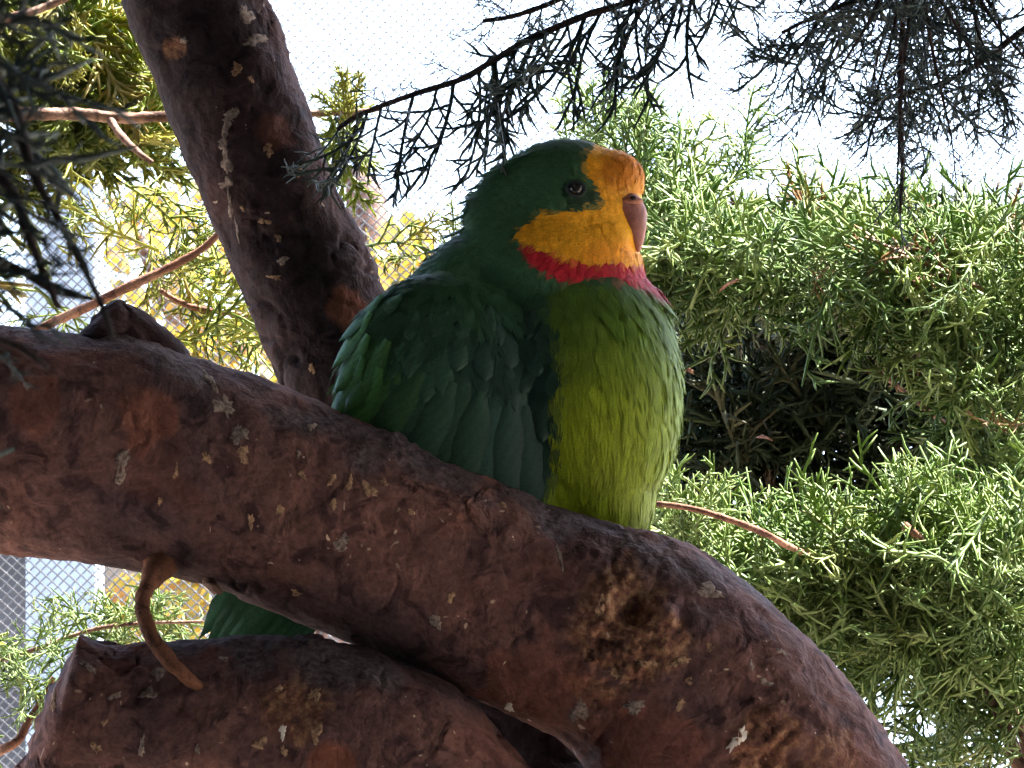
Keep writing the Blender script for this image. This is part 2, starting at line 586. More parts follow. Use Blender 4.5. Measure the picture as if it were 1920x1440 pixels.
    for k in range(22):
        V = np.vstack([V0, V0 + [0, 0, top]])
        V = V + np.array([right[0] - bw * (k + 0.5) - 0.004 * k, yy + (0.0 if k % 2 else -0.007), 0.02])
        Q = [[0, 1, 5, 4], [1, 2, 6, 5], [2, 3, 7, 6], [3, 0, 4, 7], [4, 5, 6, 7], [3, 2, 1, 0]]
        obj('board', mesh_from('board', V, np.array(Q), False), M_wall, sh)
    L = 22 * (bw + 0.004)

    def box(nm, a, b, mat):
        a, b = np.array(a), np.array(b)
        V = np.array([[(a, b)[i][0], (a, b)[j][1], (a, b)[k][2]] for i in (0, 1) for j in (0, 1) for k in (0, 1)])
        Q = [[0, 1, 3, 2], [4, 6, 7, 5], [0, 4, 5, 1], [2, 3, 7, 6], [0, 2, 6, 4], [1, 5, 7, 3]]
        obj(nm, mesh_from(nm, V, np.array(Q), False), mat, sh)
    box('wall', (right[0] - L, yy + 0.02, 0), (right[0] - 0.01, yy + 2.2, top), M_wall)
    box('roof', (right[0] - L - 0.1, yy - 0.06, top + 0.025), (right[0] + 0.04, yy + 2.4, top + 0.10), M_roof)


build_mesh_wall()


def build_shelter():  # unseen shelter added to cut the light on parrot and limbs
    t = thing('viewing_shelter', 'dark timber viewing shelter roofing the near side of the aviary', 'shelter', (0, 0, 0))

    def box(nm, a, b, mat):
        a, b = np.array(a, float), np.array(b, float)
        V = np.array([[(a, b)[i][0], (a, b)[j][1], (a, b)[k][2]] for i in (0, 1) for j in (0, 1) for k in (0, 1)])
        Q = [[0, 1, 3, 2], [4, 6, 7, 5], [0, 4, 5, 1], [2, 3, 7, 6], [0, 2, 6, 4], [1, 5, 7, 3]]
        obj(nm, mesh_from(nm, V, np.array(Q), False), mat, t)
    x0, x1, y0, y1, z = -2.2, 2.4, -1.6, ROOF_Y, 2.6
    n = 16
    for k in range(n):                       # roof boards
        a = y0 + (y1 - y0) * k / n
        box('roof_board', (x0, a + 0.002, z + 0.003 * (k % 2)), (x1, y0 + (y1 - y0) * (k + 1) / n - 0.002 + 0.006, z + 0.025 + 0.003 * (k % 2)), M_timber)
    for k in range(6):
        xx = x0 + 0.1 + (x1 - x0 - 0.2) * k / 5
        box('rafter', (xx - 0.03, y0, z - 0.102), (xx + 0.03, y1 - 0.01, z - 0.002), M_timber)
    for k in range(14):                      # boarded back wall
        a = 0.0 + 0.18 * k
        box('wall_board', (x0, y0 - 0.02, a + 0.02), (x1, y0 - 0.001 - 0.004 * (k % 2), a + 0.196), M_timber)
    for k in range(14):                      # boarded sides
        a = 0.0 + 0.18 * k
        box('wall_board', (x0 - 0.001 - 0.004 * (k % 2), y0, a + 0.02), (x0 + 0.018, 1.3, a + 0.196), M_timber)
        box('wall_board', (x1 - 0.018, y0, a + 0.02), (x1 + 0.001 + 0.004 * (k % 2), 0.7, a + 0.196), M_timber)
    for xx in (x0 + 0.07, x1 - 0.07):
        for yy in (y0 + 0.08, y1 - 0.25):
            box('post', (xx - 0.045, yy - 0.045, 0), (xx + 0.045, yy + 0.045, z - 0.104), M_timber)


ROOF_Y = 2.26
build_shelter()


# ------------------------------------------------------------------ the gnarled perch tree
def limb_mesh(name, pts, nseg, sides, seed, bumps=(), masks=(), lump=0.05, endcut=None, startcut=None, patches=True):
    """pts rows (px, py, half width px, depth)"""
    rows = []
    for px, py, hw, d in pts:
        rows.append([*P(px, py, d), hw * KPX * d])
    cf = catmull(rows, 6000)
    fx, fy, _ = proj(cf[:, :3])
    wt = np.where((fx > -250) & (fx < 2150) & (fy > -250) & (fy < 1750), 9.0, 1.0)
    cw = np.cumsum(wt)
    c = cf[np.clip(np.searchsorted(cw, np.linspace(cw[0], cw[-1], nseg)), 0, 5999)]
    V, Q, T, N = tube_arrays(c[:, :3], c[:, 3], sides)
    R = np.concatenate([np.repeat(c[:, 3], sides), [c[0, 3], c[-1, 3]]])
    disp = R * lump * vnoise(V, 26, 2, seed) + 0.0011 * vnoise(V, 75, 3, seed + 1)
    pl = vnoise(V * np.array([1.0, 1.0, 1.0]), 170, 3, seed + 2)
    disp += 0.0006 * np.clip(pl * 2.0, -1, 0.35) + 0.0002 * vnoise(V, 480, 3, seed + 3)
    disp -= 0.0011 * np.clip(1 - np.abs(vnoise(V, 60, 3, seed + 4)) * 16, 0, 1) * np.clip(vnoise(V, 25, 2, seed + 6) * 4 + 0.3, 0, 1)
    px, py, dd = proj(V)
    front = (N @ -FWD) > -0.2
    for bx, by, br, amp, *rough in bumps:
        r2 = ((px - bx) ** 2 + (py - by) ** 2) / br ** 2
        g = np.exp(-r2) * front
        a = amp * KPX * 2.0
        if rough:
            a = a * (0.5 + rough[0] * vnoise(V, 420, 3, seed + 5))
        disp += g * a
    V = V + N * disp[:, None]
    ends = [(startcut, 0, sides, 0, len(V) - 2), (endcut, (nseg - 1) * sides, nseg * sides, nseg - 1, len(V) - 1)]
    for cut, a, b, ci, cv in ends:
        if cut:
            # broken end: pushed in and out along the axis
            ax = norm(c[1, :3] - c[0, :3]) if ci == 0 else norm(c[-1, :3] - c[-2, :3])
            V[a:b] += ax * (vnoise(V[a:b], 160, 3, seed + 8) * cut)[:, None]
            V[cv] -= ax * cut * 0.6 * (-1 if ci == 0 else 1)
    m = np.zeros((len(V), 3))
    for ch, bx, by, br, val in masks:
        n2 = 0.75 * vnoise(V, 150, 4, seed + 20 + ch)
        r = np.hypot(px - bx, py - by) / br + n2
        m[:, ch] = np.maximum(m[:, ch], val * np.clip((1.1 - r) * 4.0, 0, 1) * front)
    # large smooth rusty areas and grey upward-facing bark, by noise on the bark itself
    if patches:
        m[:, 1] = np.maximum(m[:, 1], 0.28 * np.clip((vnoise(V, 40, 4, seed + 31) - 0.2) * 4, 0, 1))
        up = norm(N)[:, 2]
        m[:, 2] = np.clip((vnoise(V, 60, 3, seed + 33) + (up - 0.45) * 1.1 - 0.25) * 3, 0, 0.8)
    return mesh_from(name, V, [Q, T], True, m), V, Q


TREE = thing('perch_tree', 'gnarled smooth red-barked tree whose thick limbs carry the green parrot', 'tree', tuple(np.array([P(1850, 720, 2.05)[0], P(1850, 720, 2.05)[1], 0.0])))
base_z = 0.0


def gpx(z, px, d):
    """pixel row whose point at depth d has height z"""
    s = (z - CAM[2] - FWD[2] * d) / UPV[2]
    return 720 - s / (KPX * d)


main_pts = [(-1700, 330, 120, 2.06), (-1100, 560, 165, 2.04), (-500, 735, 195, 2.01), (0, 822, 208, 2.0), (325, 872, 205, 2.0), (650, 985, 196, 2.0), (945, 1120, 198, 2.0), (1195, 1228, 220, 2.0),
            (1325, 1350, 243, 2.0), (1455, 1525, 256, 2.005), (1560, 1760, 270, 2.01), (1660, 2200, 300, 2.02), (1740, 3200, 360, 2.03), (1790, 6000, 430, 2.04), (1830, 10000, 520, 2.05), (1850, gpx(0, 0, 2.05) + 300, 800, 2.05)]
main_me, mainV, mainQ = limb_mesh('main_limb', main_pts, 900, 170, 3,
    bumps=[(755, 815, 34, 20, 0.8), (740, 850, 60, 8, 0.8), (1190, 1150, 110, 16, 1.2), (1192, 1140, 30, -55), (1250, 1155, 22, 14), (1130, 1130, 22, 16), (1150, 1250, 80, 10, 1.6), (1430, 1400, 95, 16, 1.3),
           (1440, 1455, 60, -34), (250, 655, 90, 18), (1290, 1020, 80, 10), (220, 700, 60, -6), (1420, 1250, 70, 7, 1.0), (1000, 1250, 120, -6), (860, 1010, 120, 8)],
    masks=[(0, 1165, 1190, 100, 0.65), (0, 1240, 1215, 60, 0.6), (0, 1110, 1290, 50, 0.5), (0, 1440, 1385, 75, 0.6), (0, 1550, 1420, 60, 0.4), (0, 1190, 1100, 60, 0.4),
           (1, 275, 785, 62, 0.6), (1, 80, 760, 50, 0.5), (1, 1180, 1390, 100, 0.5), (1, 1000, 1290, 90, 0.45), (1, 1270, 1400, 50, 0.5)])
obj('main_limb', main_me, M_bark, TREE, label='thick reddish-brown limb sloping down under the parrot')
lean_pts = [(-60, -1500, 80, 2.12), (60, -900, 100, 2.11), (215, -420, 124, 2.10), (368, -5, 131, 2.095), (478, 300, 123, 2.092), (585, 540, 122, 2.09), (668, 740, 128, 2.088), (790, 1020, 136, 2.085), (950, 1340, 150, 2.07), (1250, 1850, 180, 2.04), (1640, 2500, 150, 2.02)]
lean_me, leanV, leanQ = limb_mesh('leaning_limb', lean_pts, 480, 120, 9,
    bumps=[(325, 92, 18, -14), (325, 92, 34, 7), (690, 500, 70, 6), (590, 180, 40, 7), (250, 30, 60, 6), (480, 640, 60, 6)],
    masks=[(1, 655, 572, 36, 0.7), (1, 520, 250, 35, 0.3), (0, 325, 92, 20, 0.5)], patches=False)
obj('leaning_limb', lean_me, M_bark_up, TREE, label='dark upright limb leaning behind the parrot')
log_pts = [(66, 1376, 96, 1.985), (84, 1382, 150, 1.985), (118, 1390, 196, 1.985), (180, 1398, 204, 1.985), (270, 1404, 207, 1.985), (420, 1412, 216, 1.985), (580, 1428, 222, 1.985), (710, 1476, 230, 1.985), (815, 1580, 230, 1.985), (890, 1780, 225, 1.99), (1080, 2050, 225, 2.0), (1600, 2650, 200, 2.02)]
log_me, logV, logQ = limb_mesh('broken_limb', log_pts, 420, 150, 15,
    bumps=[(130, 1195, 30, 22), (545, 1330, 60, -18, 0.8), (545, 1345, 90, 7, 1.0), (590, 1180, 40, 22, 0.8), (380, 1290, 30, 7), (75, 1330, 30, 12), (220, 1200, 40, -10)],
    masks=[(0, 560, 1330, 62, 0.6), (1, 620, 1430, 40, 0.9), (2, 430, 1260, 120, 0.6), (2, 170, 1260, 60, 0.5), (2, 900, 1380, 140, 0.7)], lump=0.07, startcut=0.004)
obj('broken_limb', log_me, M_bark, TREE, label='broken-off dark limb end below the main limb')


def quick_tube(name, rows, nseg, sides, mat, parent, rough=0.12, seed=1, label=None, kind=None, freq=220):
    r = catmull([[*P(a, b, d), h * KPX * d] for a, b, h, d in rows], nseg)
    V, Q, T, N = tube_arrays(r[:, :3], r[:, 3], sides)
    R = np.concatenate([np.repeat(r[:, 3], sides), [r[0, 3], r[-1, 3]]])
    V = V + N * (R * rough * vnoise(V, freq, 3, seed))[:, None]
    return obj(name, mesh_from(name, V, [Q, T], True, np.zeros((len(V), 3))), mat, parent, kind, label)


# broken stub on the top of the main limb, and the curled twig beneath it
stub_me, _, _ = limb_mesh('branch_stub', [(300, 760, 95, 2.0), (275, 690, 84, 2.0), (250, 640, 66, 2.0), (232, 605, 47, 2.0), (222, 585, 30, 2.0), (214, 566, 12, 2.0)], 60, 60, 41, bumps=[(180, 602, 20, 40), (195, 612, 26, 30), (215, 572, 16, 16)], lump=0.1, endcut=0.002)
obj('branch_stub', stub_me, M_bark_up, TREE, label='jagged broken stub on top of the main limb')
quick_tube('branch_stub', [(245, 690, 60, 2.0), (215, 650, 44, 2.0), (194, 618, 27, 2.0), (183, 598, 17, 2.0), (178, 590, 8, 2.0)], 30, 20, M_bark_up, TREE, 0.25, 44)
quick_tube('curled_twig', [(306, 1050, 34, 1.990), (286, 1084, 20, 1.976), (268, 1118, 14, 1.968), (271, 1160, 14, 1.96), (292, 1206, 15, 1.957), (322, 1244, 15, 1.956), (352, 1272, 13, 1.957), (378, 1291, 11, 1.966), (402, 1306, 9, 1.985)], 80, 16, M_browntwig, TREE, 0.3, 7, 'curled brown twig bridging the two limbs', None, 620)
quick_tube('twig', [(390, 1090, 12, 1.99), (405, 1104, 8, 1.985), (416, 1112, 5, 1.985)], 16, 10, M_wood, TREE, 0.3, 8)


def bvh_of(V, Q):
    return BVHTree.FromPolygons([tuple(v) for v in V], [tuple(int(a) for a in q) for q in Q])


BV = {'main': bvh_of(mainV, mainQ), 'lean': bvh_of(leanV, leanQ), 'log': bvh_of(logV, logQ)}


def limb_patch(which, px, py, rx, ry, ang, mat, seed, nm='lichen_patch', h=1.3):
    """an irregular thin flake lying on the bark"""
    r = np.random.default_rng(seed)
    n = 26
    rx, ry = rx * 0.78, ry * 0.78
    th = np.linspace(0, 2 * math.pi, n, endpoint=False)
    rad = 1 + 0.28 * np.sin(th * 2 + r.uniform(0, 6)) + 0.2 * np.sin(th * 3 + r.uniform(0, 6)) + r.normal(0, 0.2, n)
    ca, sa = math.cos(ang), math.sin(ang)
    rings = [(0.0, h), (0.55, h * 1.1), (0.9, h * 0.8), (1.05, -1.5)]
    V, ok = [], True
    for f, lift in rings:
        m = 1 if f == 0 else n
        for k in range(m):
            ux, uy = f * rad[k] * rx * math.cos(th[k]), f * rad[k] * ry * math.sin(th[k])
            a, b = px + ux * ca - uy * sa, py + ux * sa + uy * ca
            dirv = norm(P(a, b, 1.0) - CAM)
            hit = BV[which].ray_cast(Vector(CAM), Vector(dirv))
            if hit[0] is None:
                return
            nn = np.array(hit[1])
            if nn @ dirv > 0:
                nn = -nn
            V.append(np.array(hit[0]) + nn * lift * KPX * 2.0)
    T = [[0, 1 + k, 1 + (k + 1) % n] for k in range(n)]
    Q = []
    for g in range(2):
        o, o2 = 1 + g * n, 1 + (g + 1) * n
        Q += [[o + k, o2 + k, o2 + (k + 1) % n, o + (k + 1) % n] for k in range(n)]
    obj(nm, mesh_from(nm, np.array(V), [np.array(Q), np.array(T)], True), mat, TREE)


# (limb, x, y, half sizes, turn, material)
spots = [('main', 228, 868, 18, 34, 0.15, M_lichen), ('main', 395, 715, 8, 26, -0.5, M_lichen), ('main', 420, 762, 20, 26, -0.5, M_lichen), ('main', 448, 815, 17, 30, -0.3, M_lichen), ('main', 456, 852, 14, 18, 0.0, M_lichen_tan),
         ('main', 655, 905, 8, 16, 0.1, M_lichen_tan), ('main', 692, 918, 14, 22, -0.5, M_lichen_tan), ('main', 622, 898, 9, 13, 0.3, M_lichen_tan), ('main', 625, 945, 9, 11, 0, M_lichen_tan), ('main', 640, 1020, 18, 20, 0, M_lichen),
         ('main', 470, 976, 9, 15, 0.1, M_lichen_tan), ('main', 525, 955, 8, 17, 0.2, M_lichen_tan), ('main', 565, 890, 9, 10, 0, M_lichen_tan), ('main', 386, 858, 10, 12, 0, M_lichen_tan), ('main', 330, 885, 6, 16, 0.1, M_lichen_tan),
         ('main', 845, 1120, 11, 13, 0.2, M_lichen_tan), ('main', 818, 1165, 13, 20, 0.2, M_lichen), ('main', 555, 1112, 13, 7, 0, M_lichen_tan), ('main', 720, 905, 9, 8, 0, M_lichen_tan), ('main', 942, 946, 11, 6, 0, M_lichen_tan),
         ('main', 955, 1326, 13, 8, 0.4, M_chip), ('main', 1385, 1384, 14, 30, 0.6, M_chip), ('main', 1330, 1108, 36, 15, 0.3, M_lichen), ('main', 1125, 1140, 11, 22, 0.1, M_lichen_tan), ('main', 1292, 1277, 10, 8, 0, M_lichen_tan),
         ('main', 1330, 1215, 13, 9, 0.5, M_lichen_tan), ('main', 1408, 1246, 5, 13, 0.0, M_lichen), ('main', 1436, 1280, 15, 8, 0.1, M_lichen), ('main', 1275, 1320, 11, 12, 0, M_lichen_tan), ('main', 1465, 1222, 12, 6, 0.6, M_lichen),
         ('main', 1085, 1335, 22, 28, 0.1, M_lichen), ('main', 1190, 1325, 24, 16, 0.2, M_lichen), ('main', 1275, 1240, 22, 12, -0.5, M_lichen_tan), ('main', 1155, 1262, 18, 11, 0.1, M_lichen_tan), ('main', 1050, 1045, 5, 30, -0.2, M_lichen),
         ('main', 300, 940, 6, 9, 0, M_lichen_tan), ('main', 770, 960, 7, 9, 0, M_lichen_tan), ('main', 560, 700 + 150, 7, 8, 0, M_lichen), ('main', 1215, 1245, 24, 10, 0.4, M_lichen_tan), ('main', 585, 800, 10, 9, 0, M_lichen),
         ('lean', 430, 222, 16, 26, 0.2, M_lichen), ('lean', 420, 262, 13, 24, 0.1, M_lichen), ('lean', 425, 305, 13, 28, 0.05, M_lichen), ('lean', 424, 345, 15, 14, 0.0, M_lichen), ('lean', 432, 385, 7, 30, -0.1, M_lichen), ('lean', 445, 430, 4, 26, -0.2, M_lichen),
         ('lean', 444, 130, 16, 15, 0.3, M_lichen_tan), ('lean', 470, 148, 8, 8, 0, M_lichen_tan), ('lean', 478, 75, 26, 14, 0.2, M_lichen), ('lean', 462, 28, 16, 22, 0, M_lichen), ('lean', 503, 280, 12, 15, 0.3, M_lichen_tan), ('lean', 562, 322, 5, 12, 0, M_lichen_tan),
         ('lean', 495, 415, 14, 8, 0.2, M_lichen_tan), ('lean', 522, 445, 9, 9, 0, M_lichen_tan), ('lean', 530, 488, 14, 10, 0, M_lichen), ('lean', 515, 520, 14, 7, 0.2, M_lichen_tan), ('lean', 585, 690, 7, 14, 0, M_lichen_tan), ('lean', 345, 75, 8, 10, 0, M_lichen), ('lean', 455, 390, 6, 7, 0, M_lichen_tan),
         ('log', 530, 1372, 9, 16, 0.1, M_chip), ('log', 594, 1376, 11, 22, 0.05, M_lichen_tan), ('log', 488, 1394, 15, 13, 0, M_lichen_tan), ('log', 532, 1408, 8, 13, 0, M_lichen_tan), ('log', 265, 1400, 8, 20, 0.15, M_lichen), ('log', 180, 1402, 11, 12, 0, M_lichen_tan),
         ('log', 196, 1355, 6, 9, 0, M_lichen_tan), ('log', 300, 1262, 22, 10, -0.5, M_lichen), ('log', 215, 1305, 16, 8, -0.6, M_lichen), ('log', 590, 1302, 12, 20, 0.4, M_lichen_tan), ('log', 522, 1292, 9, 9, 0, M_lichen_tan), ('log', 100, 1315, 7, 22, 0.1, M_lichen_tan),
         ('log', 165, 1250, 20, 8, 0.5, M_lichen), ('log', 370, 1405, 5, 14, 0, M_lichen), ('log', 420, 1235, 10, 7, 0, M_lichen), ('log', 280, 1300, 26, 12, -0.4, M_lichen)]
for i, (wh, a, b, rx, ry, an, mt) in enumerate(spots):
    limb_patch(wh, a, b, rx, ry, an, mt, 100 + i)


# ------------------------------------------------------------------ juniper and cypress sprigs
def shoot(pile, p, d, L, r, segs, sides, rg, bend=0.25, droop=0.0):
    """one green branchlet, blunt tip"""
    side = norm(np.cross(d, rg.normal(size=3)))
    path = [p]
    dd = d.copy()
    for k in range(segs):
        dd = norm(dd + side * bend / segs + np.array([0, 0, -droop / segs]))
        path.append(path[-1] + dd * L / segs)
    path = np.array(path)
    rad = r * np.linspace(1.0, 0.72, len(path))
    rad[-1] *= 0.55
    V, Q, T, _ = tube_arrays(path, rad, sides)
    pile.add(V, Q, T)
    return path


def perp(d, rg):
    return norm(np.cross(d, norm(rg.normal(size=3))))


def sprig_mesh(name, seed, n_side=11, r=0.019, side_len=0.38, sub=3, ang=0.75, flat=0.35, sides=4, segs=3, bend=0.3, sub_len=0.16):
    """a forked sprig one unit long, growing along +Z"""
    rg = np.random.default_rng(seed)
    pile = Pile()
    ax = shoot(pile, np.zeros(3), np.array([0, 0, 1.0]), 1.0, r * 1.15, 6, sides, rg, bend)
    plane = norm(np.array([rg.normal(), rg.normal(), 0]))
    for i in range(n_side):
        s = 0.08 + 0.86 * (i + rg.uniform(-0.3, 0.3)) / n_side
        f = np.clip(s, 0, 0.999) * 6
        k = int(f)
        p = ax[k] + (ax[k + 1] - ax[k]) * (f - k)
        d0 = norm(ax[k + 1] - ax[k])
        lat = norm(plane * (1 if i % 2 else -1) + rg.normal(size=3) * flat)
        lat = norm(lat - d0 * (lat @ d0))
        a = ang * rg.uniform(0.75, 1.25)
        d = norm(d0 * math.cos(a) + lat * math.sin(a))
        L = side_len * (1.05 - 0.62 * s) * rg.uniform(0.6, 1.2)
        sp = shoot(pile, p, d, L, r * 0.95, segs, sides, rg, bend)
        ns = rg.integers(max(1, sub - 1), sub + 2)
        for j in range(ns):
            u = (0.25 + 0.6 * (j + rg.uniform(0, 0.6)) / ns) * segs
            kk = min(int(u), segs - 1)
            q = sp[kk] + (sp[kk + 1] - sp[kk]) * (u - kk)
            e0 = norm(sp[kk + 1] - sp[kk])
            l2 = norm(np.cross(e0, plane + rg.normal(size=3) * 0.2)) * 0 + norm(lat * 0.2 + d0 * (1 if j % 2 else -0.6) + rg.normal(size=3) * flat)
            l2 = norm(l2 - e0 * (l2 @ e0))
            a2 = ang * rg.uniform(0.6, 1.1)
            shoot(pile, q, norm(e0 * math.cos(a2) + l2 * math.sin(a2)), sub_len * rg.uniform(0.5, 1.2), r * 0.85, max(1, segs - 1), sides, rg, bend)
    return pile


PROTO = {
    'jun': [sprig_mesh('sprig', 100 + i, 10, 0.0150, 0.42, 2, 0.78, 0.5, 3, 3, 0.6, 0.17) for i in range(12)],
    'cyp': [sprig_mesh('sprig', 200 + i, 14, 0.021, 0.40, 3, 0.62, 0.15, 4, 2, 0.25) for i in range(5)],
    'hang': [sprig_mesh('sprig', 300 + i, 7, 0.0155, 0.48, 2, 0.82, 0.6, 3, 3, 0.8, 0.21) for i in range(12)],
    'low': [sprig_mesh('sprig', 400 + i, 9, 0.019, 0.42, 2, 0.7, 0.5, 3, 1) for i in range(4)],
}


def basis(d, roll):
    d = norm(d)
    a = np.array([0, 0, 1.0]) if abs(d[2]) < 0.9 else np.array([1.0, 0, 0])
    x = norm(np.cross(a, d))
    y = np.cross(d, x)
    c, s = math.cos(roll), math.sin(roll)
    return np.column_stack([x * c + y * s, -x * s + y * c, d])


class Foliage:
    """sprigs of one plant: the largest become parts, the rest one stuff mesh"""
    def __init__(self):
        self.items = []     # style, pos, dir, length, roll, as_stuff

    def add(self, style, pos, d, L, stuff=False):
        self.items.append((style, np.asarray(pos, float), norm(d), L, rng.uniform(0, 6.28), stuff))

    def build(self, parent, mat, limit=260, stuff_name='foliage', part_name='sprig', inner=None):
        it = []
        rest = []
        for k in self.items:
            if k[5]:
                rest.append(k)
                continue
            px, py, d = proj((k[1] + k[2] * k[3] * 0.5)[None])
            inside = (-60 < px[0] < 1980) and (-60 < py[0] < 1500)
            it.append((k[3] / d[0] if inside else 0.0, k))
        it.sort(key=lambda a: -a[0])
        parts = [k for sz, k in it[:limit] if sz > 0]
        rest += [k for sz, k in it[len(parts):]]
        meshes = {}
        for st, p, d, L, roll, _ in parts:
            v = int(rng.integers(len(PROTO[st])))
            if (st, v) not in meshes:
                meshes[(st, v)] = PROTO[st][v].mesh('sprig')
            o = obj(part_name, meshes[(st, v)], mat)
            M = np.eye(4)
            M[:3, :3] = basis(d, roll) * L
            M[:3, 3] = p
            from mathutils import Matrix
            o.parent = parent
            o.matrix_parent_inverse = parent.matrix_world.inverted()
            o.matrix_basis = Matrix(M.tolist())
        sets = [(rest, stuff_name, mat)]
        if inner is not None:
            sets = [([k for k in rest if k[0] != 'low'], stuff_name, mat), ([k for k in rest if k[0] == 'low'], 'inner_foliage', inner)]  # low sprigs get the leaf colour with shade painted in
        for rest, stuff_name, mat in sets:
            if not rest:
                continue
            groups = {}
            for k in rest:
                groups.setdefault((k[0], int(rng.integers(len(PROTO[k[0]])))), []).append(k)
            VV, QQ, TT, JJ, n0 = [], [], [], [], 0
            for (st, v), ks in groups.items():
                pl = PROTO[st][v]
                V = np.vstack(pl.v)
                Q = np.vstack(pl.q)
                T = np.vstack(pl.t)
                R = np.stack([basis(k[2], k[4]) * k[3] for k in ks])
                pos = np.stack([k[1] for k in ks])
                W = np.einsum('nij,vj->nvi', R, V) + pos[:, None, :]
                m = len(ks)
                offs = n0 + np.arange(m) * len(V)
                VV.append(W.reshape(-1, 3))
                QQ.append((Q[None] + offs[:, None, None]).reshape(-1, 4))
                TT.append((T[None] + offs[:, None, None]).reshape(-1, 3))
                JJ.append(np.repeat(rng.uniform(0, 1, m), len(V)))
                n0 += m * len(V)
            me = mesh_from(stuff_name, np.vstack(VV), [np.vstack(QQ), np.vstack(TT)], True, None, {'jit': np.concatenate(JJ)})
            obj(stuff_name, me, mat, parent, 'stuff')


def clump(fo, style, cx, cy, d, rx, ry, rd, n, L, bias, spread=0.8, stuff=False, out=0.6):
    """n sprigs through an ellipsoid round pixel (cx, cy) at depth d; rx, ry in px, rd in metres"""
    c = P(cx, cy, d)
    for _ in range(n):
        while True:
            u = rng.uniform(-1, 1, 3)
            if u @ u < 1:
                break
        p = c + RGT * u[0] * rx * KPX * d + UPV * u[1] * ry * KPX * d + FWD * u[2] * rd
        o = RGT * u[0] + UPV * u[1] + FWD * u[2]
        dv = np.asarray(bias) + o * out + rng.normal(size=3) * spread
        ln = L * rng.uniform(0.5, 1.5)
        fo.add(style, p - norm(dv) * ln * 0.45, dv, ln, stuff)


def trunk(parent, pts, nseg=60, sides=20, mat=None, name='trunk', seed=0):
    r = catmull(pts, nseg)
    V, Q, T, N = tube_arrays(r[:, :3], r[:, 3], sides)
    R = np.concatenate([np.repeat(r[:, 3], sides), [r[0, 3], r[-1, 3]]])
    V = V + N * (R * 0.12 * vnoise(V, 40, 3, seed))[:, None]
    return obj(name, mesh_from(name, V, [Q, T], True, np.zeros((len(V), 3))), mat or M_wood, parent)


def pw(px, py, d, r):
    return [*P(px, py, d), r]


def twig_px(parent, rows, mat, name='twig', seed=0, nseg=40, sides=10, rough=0.2):
    """rows (px, py, half width px, depth)"""
    return quick_tube(name, rows, nseg, sides, mat, parent, rough, seed, None, None, 400)


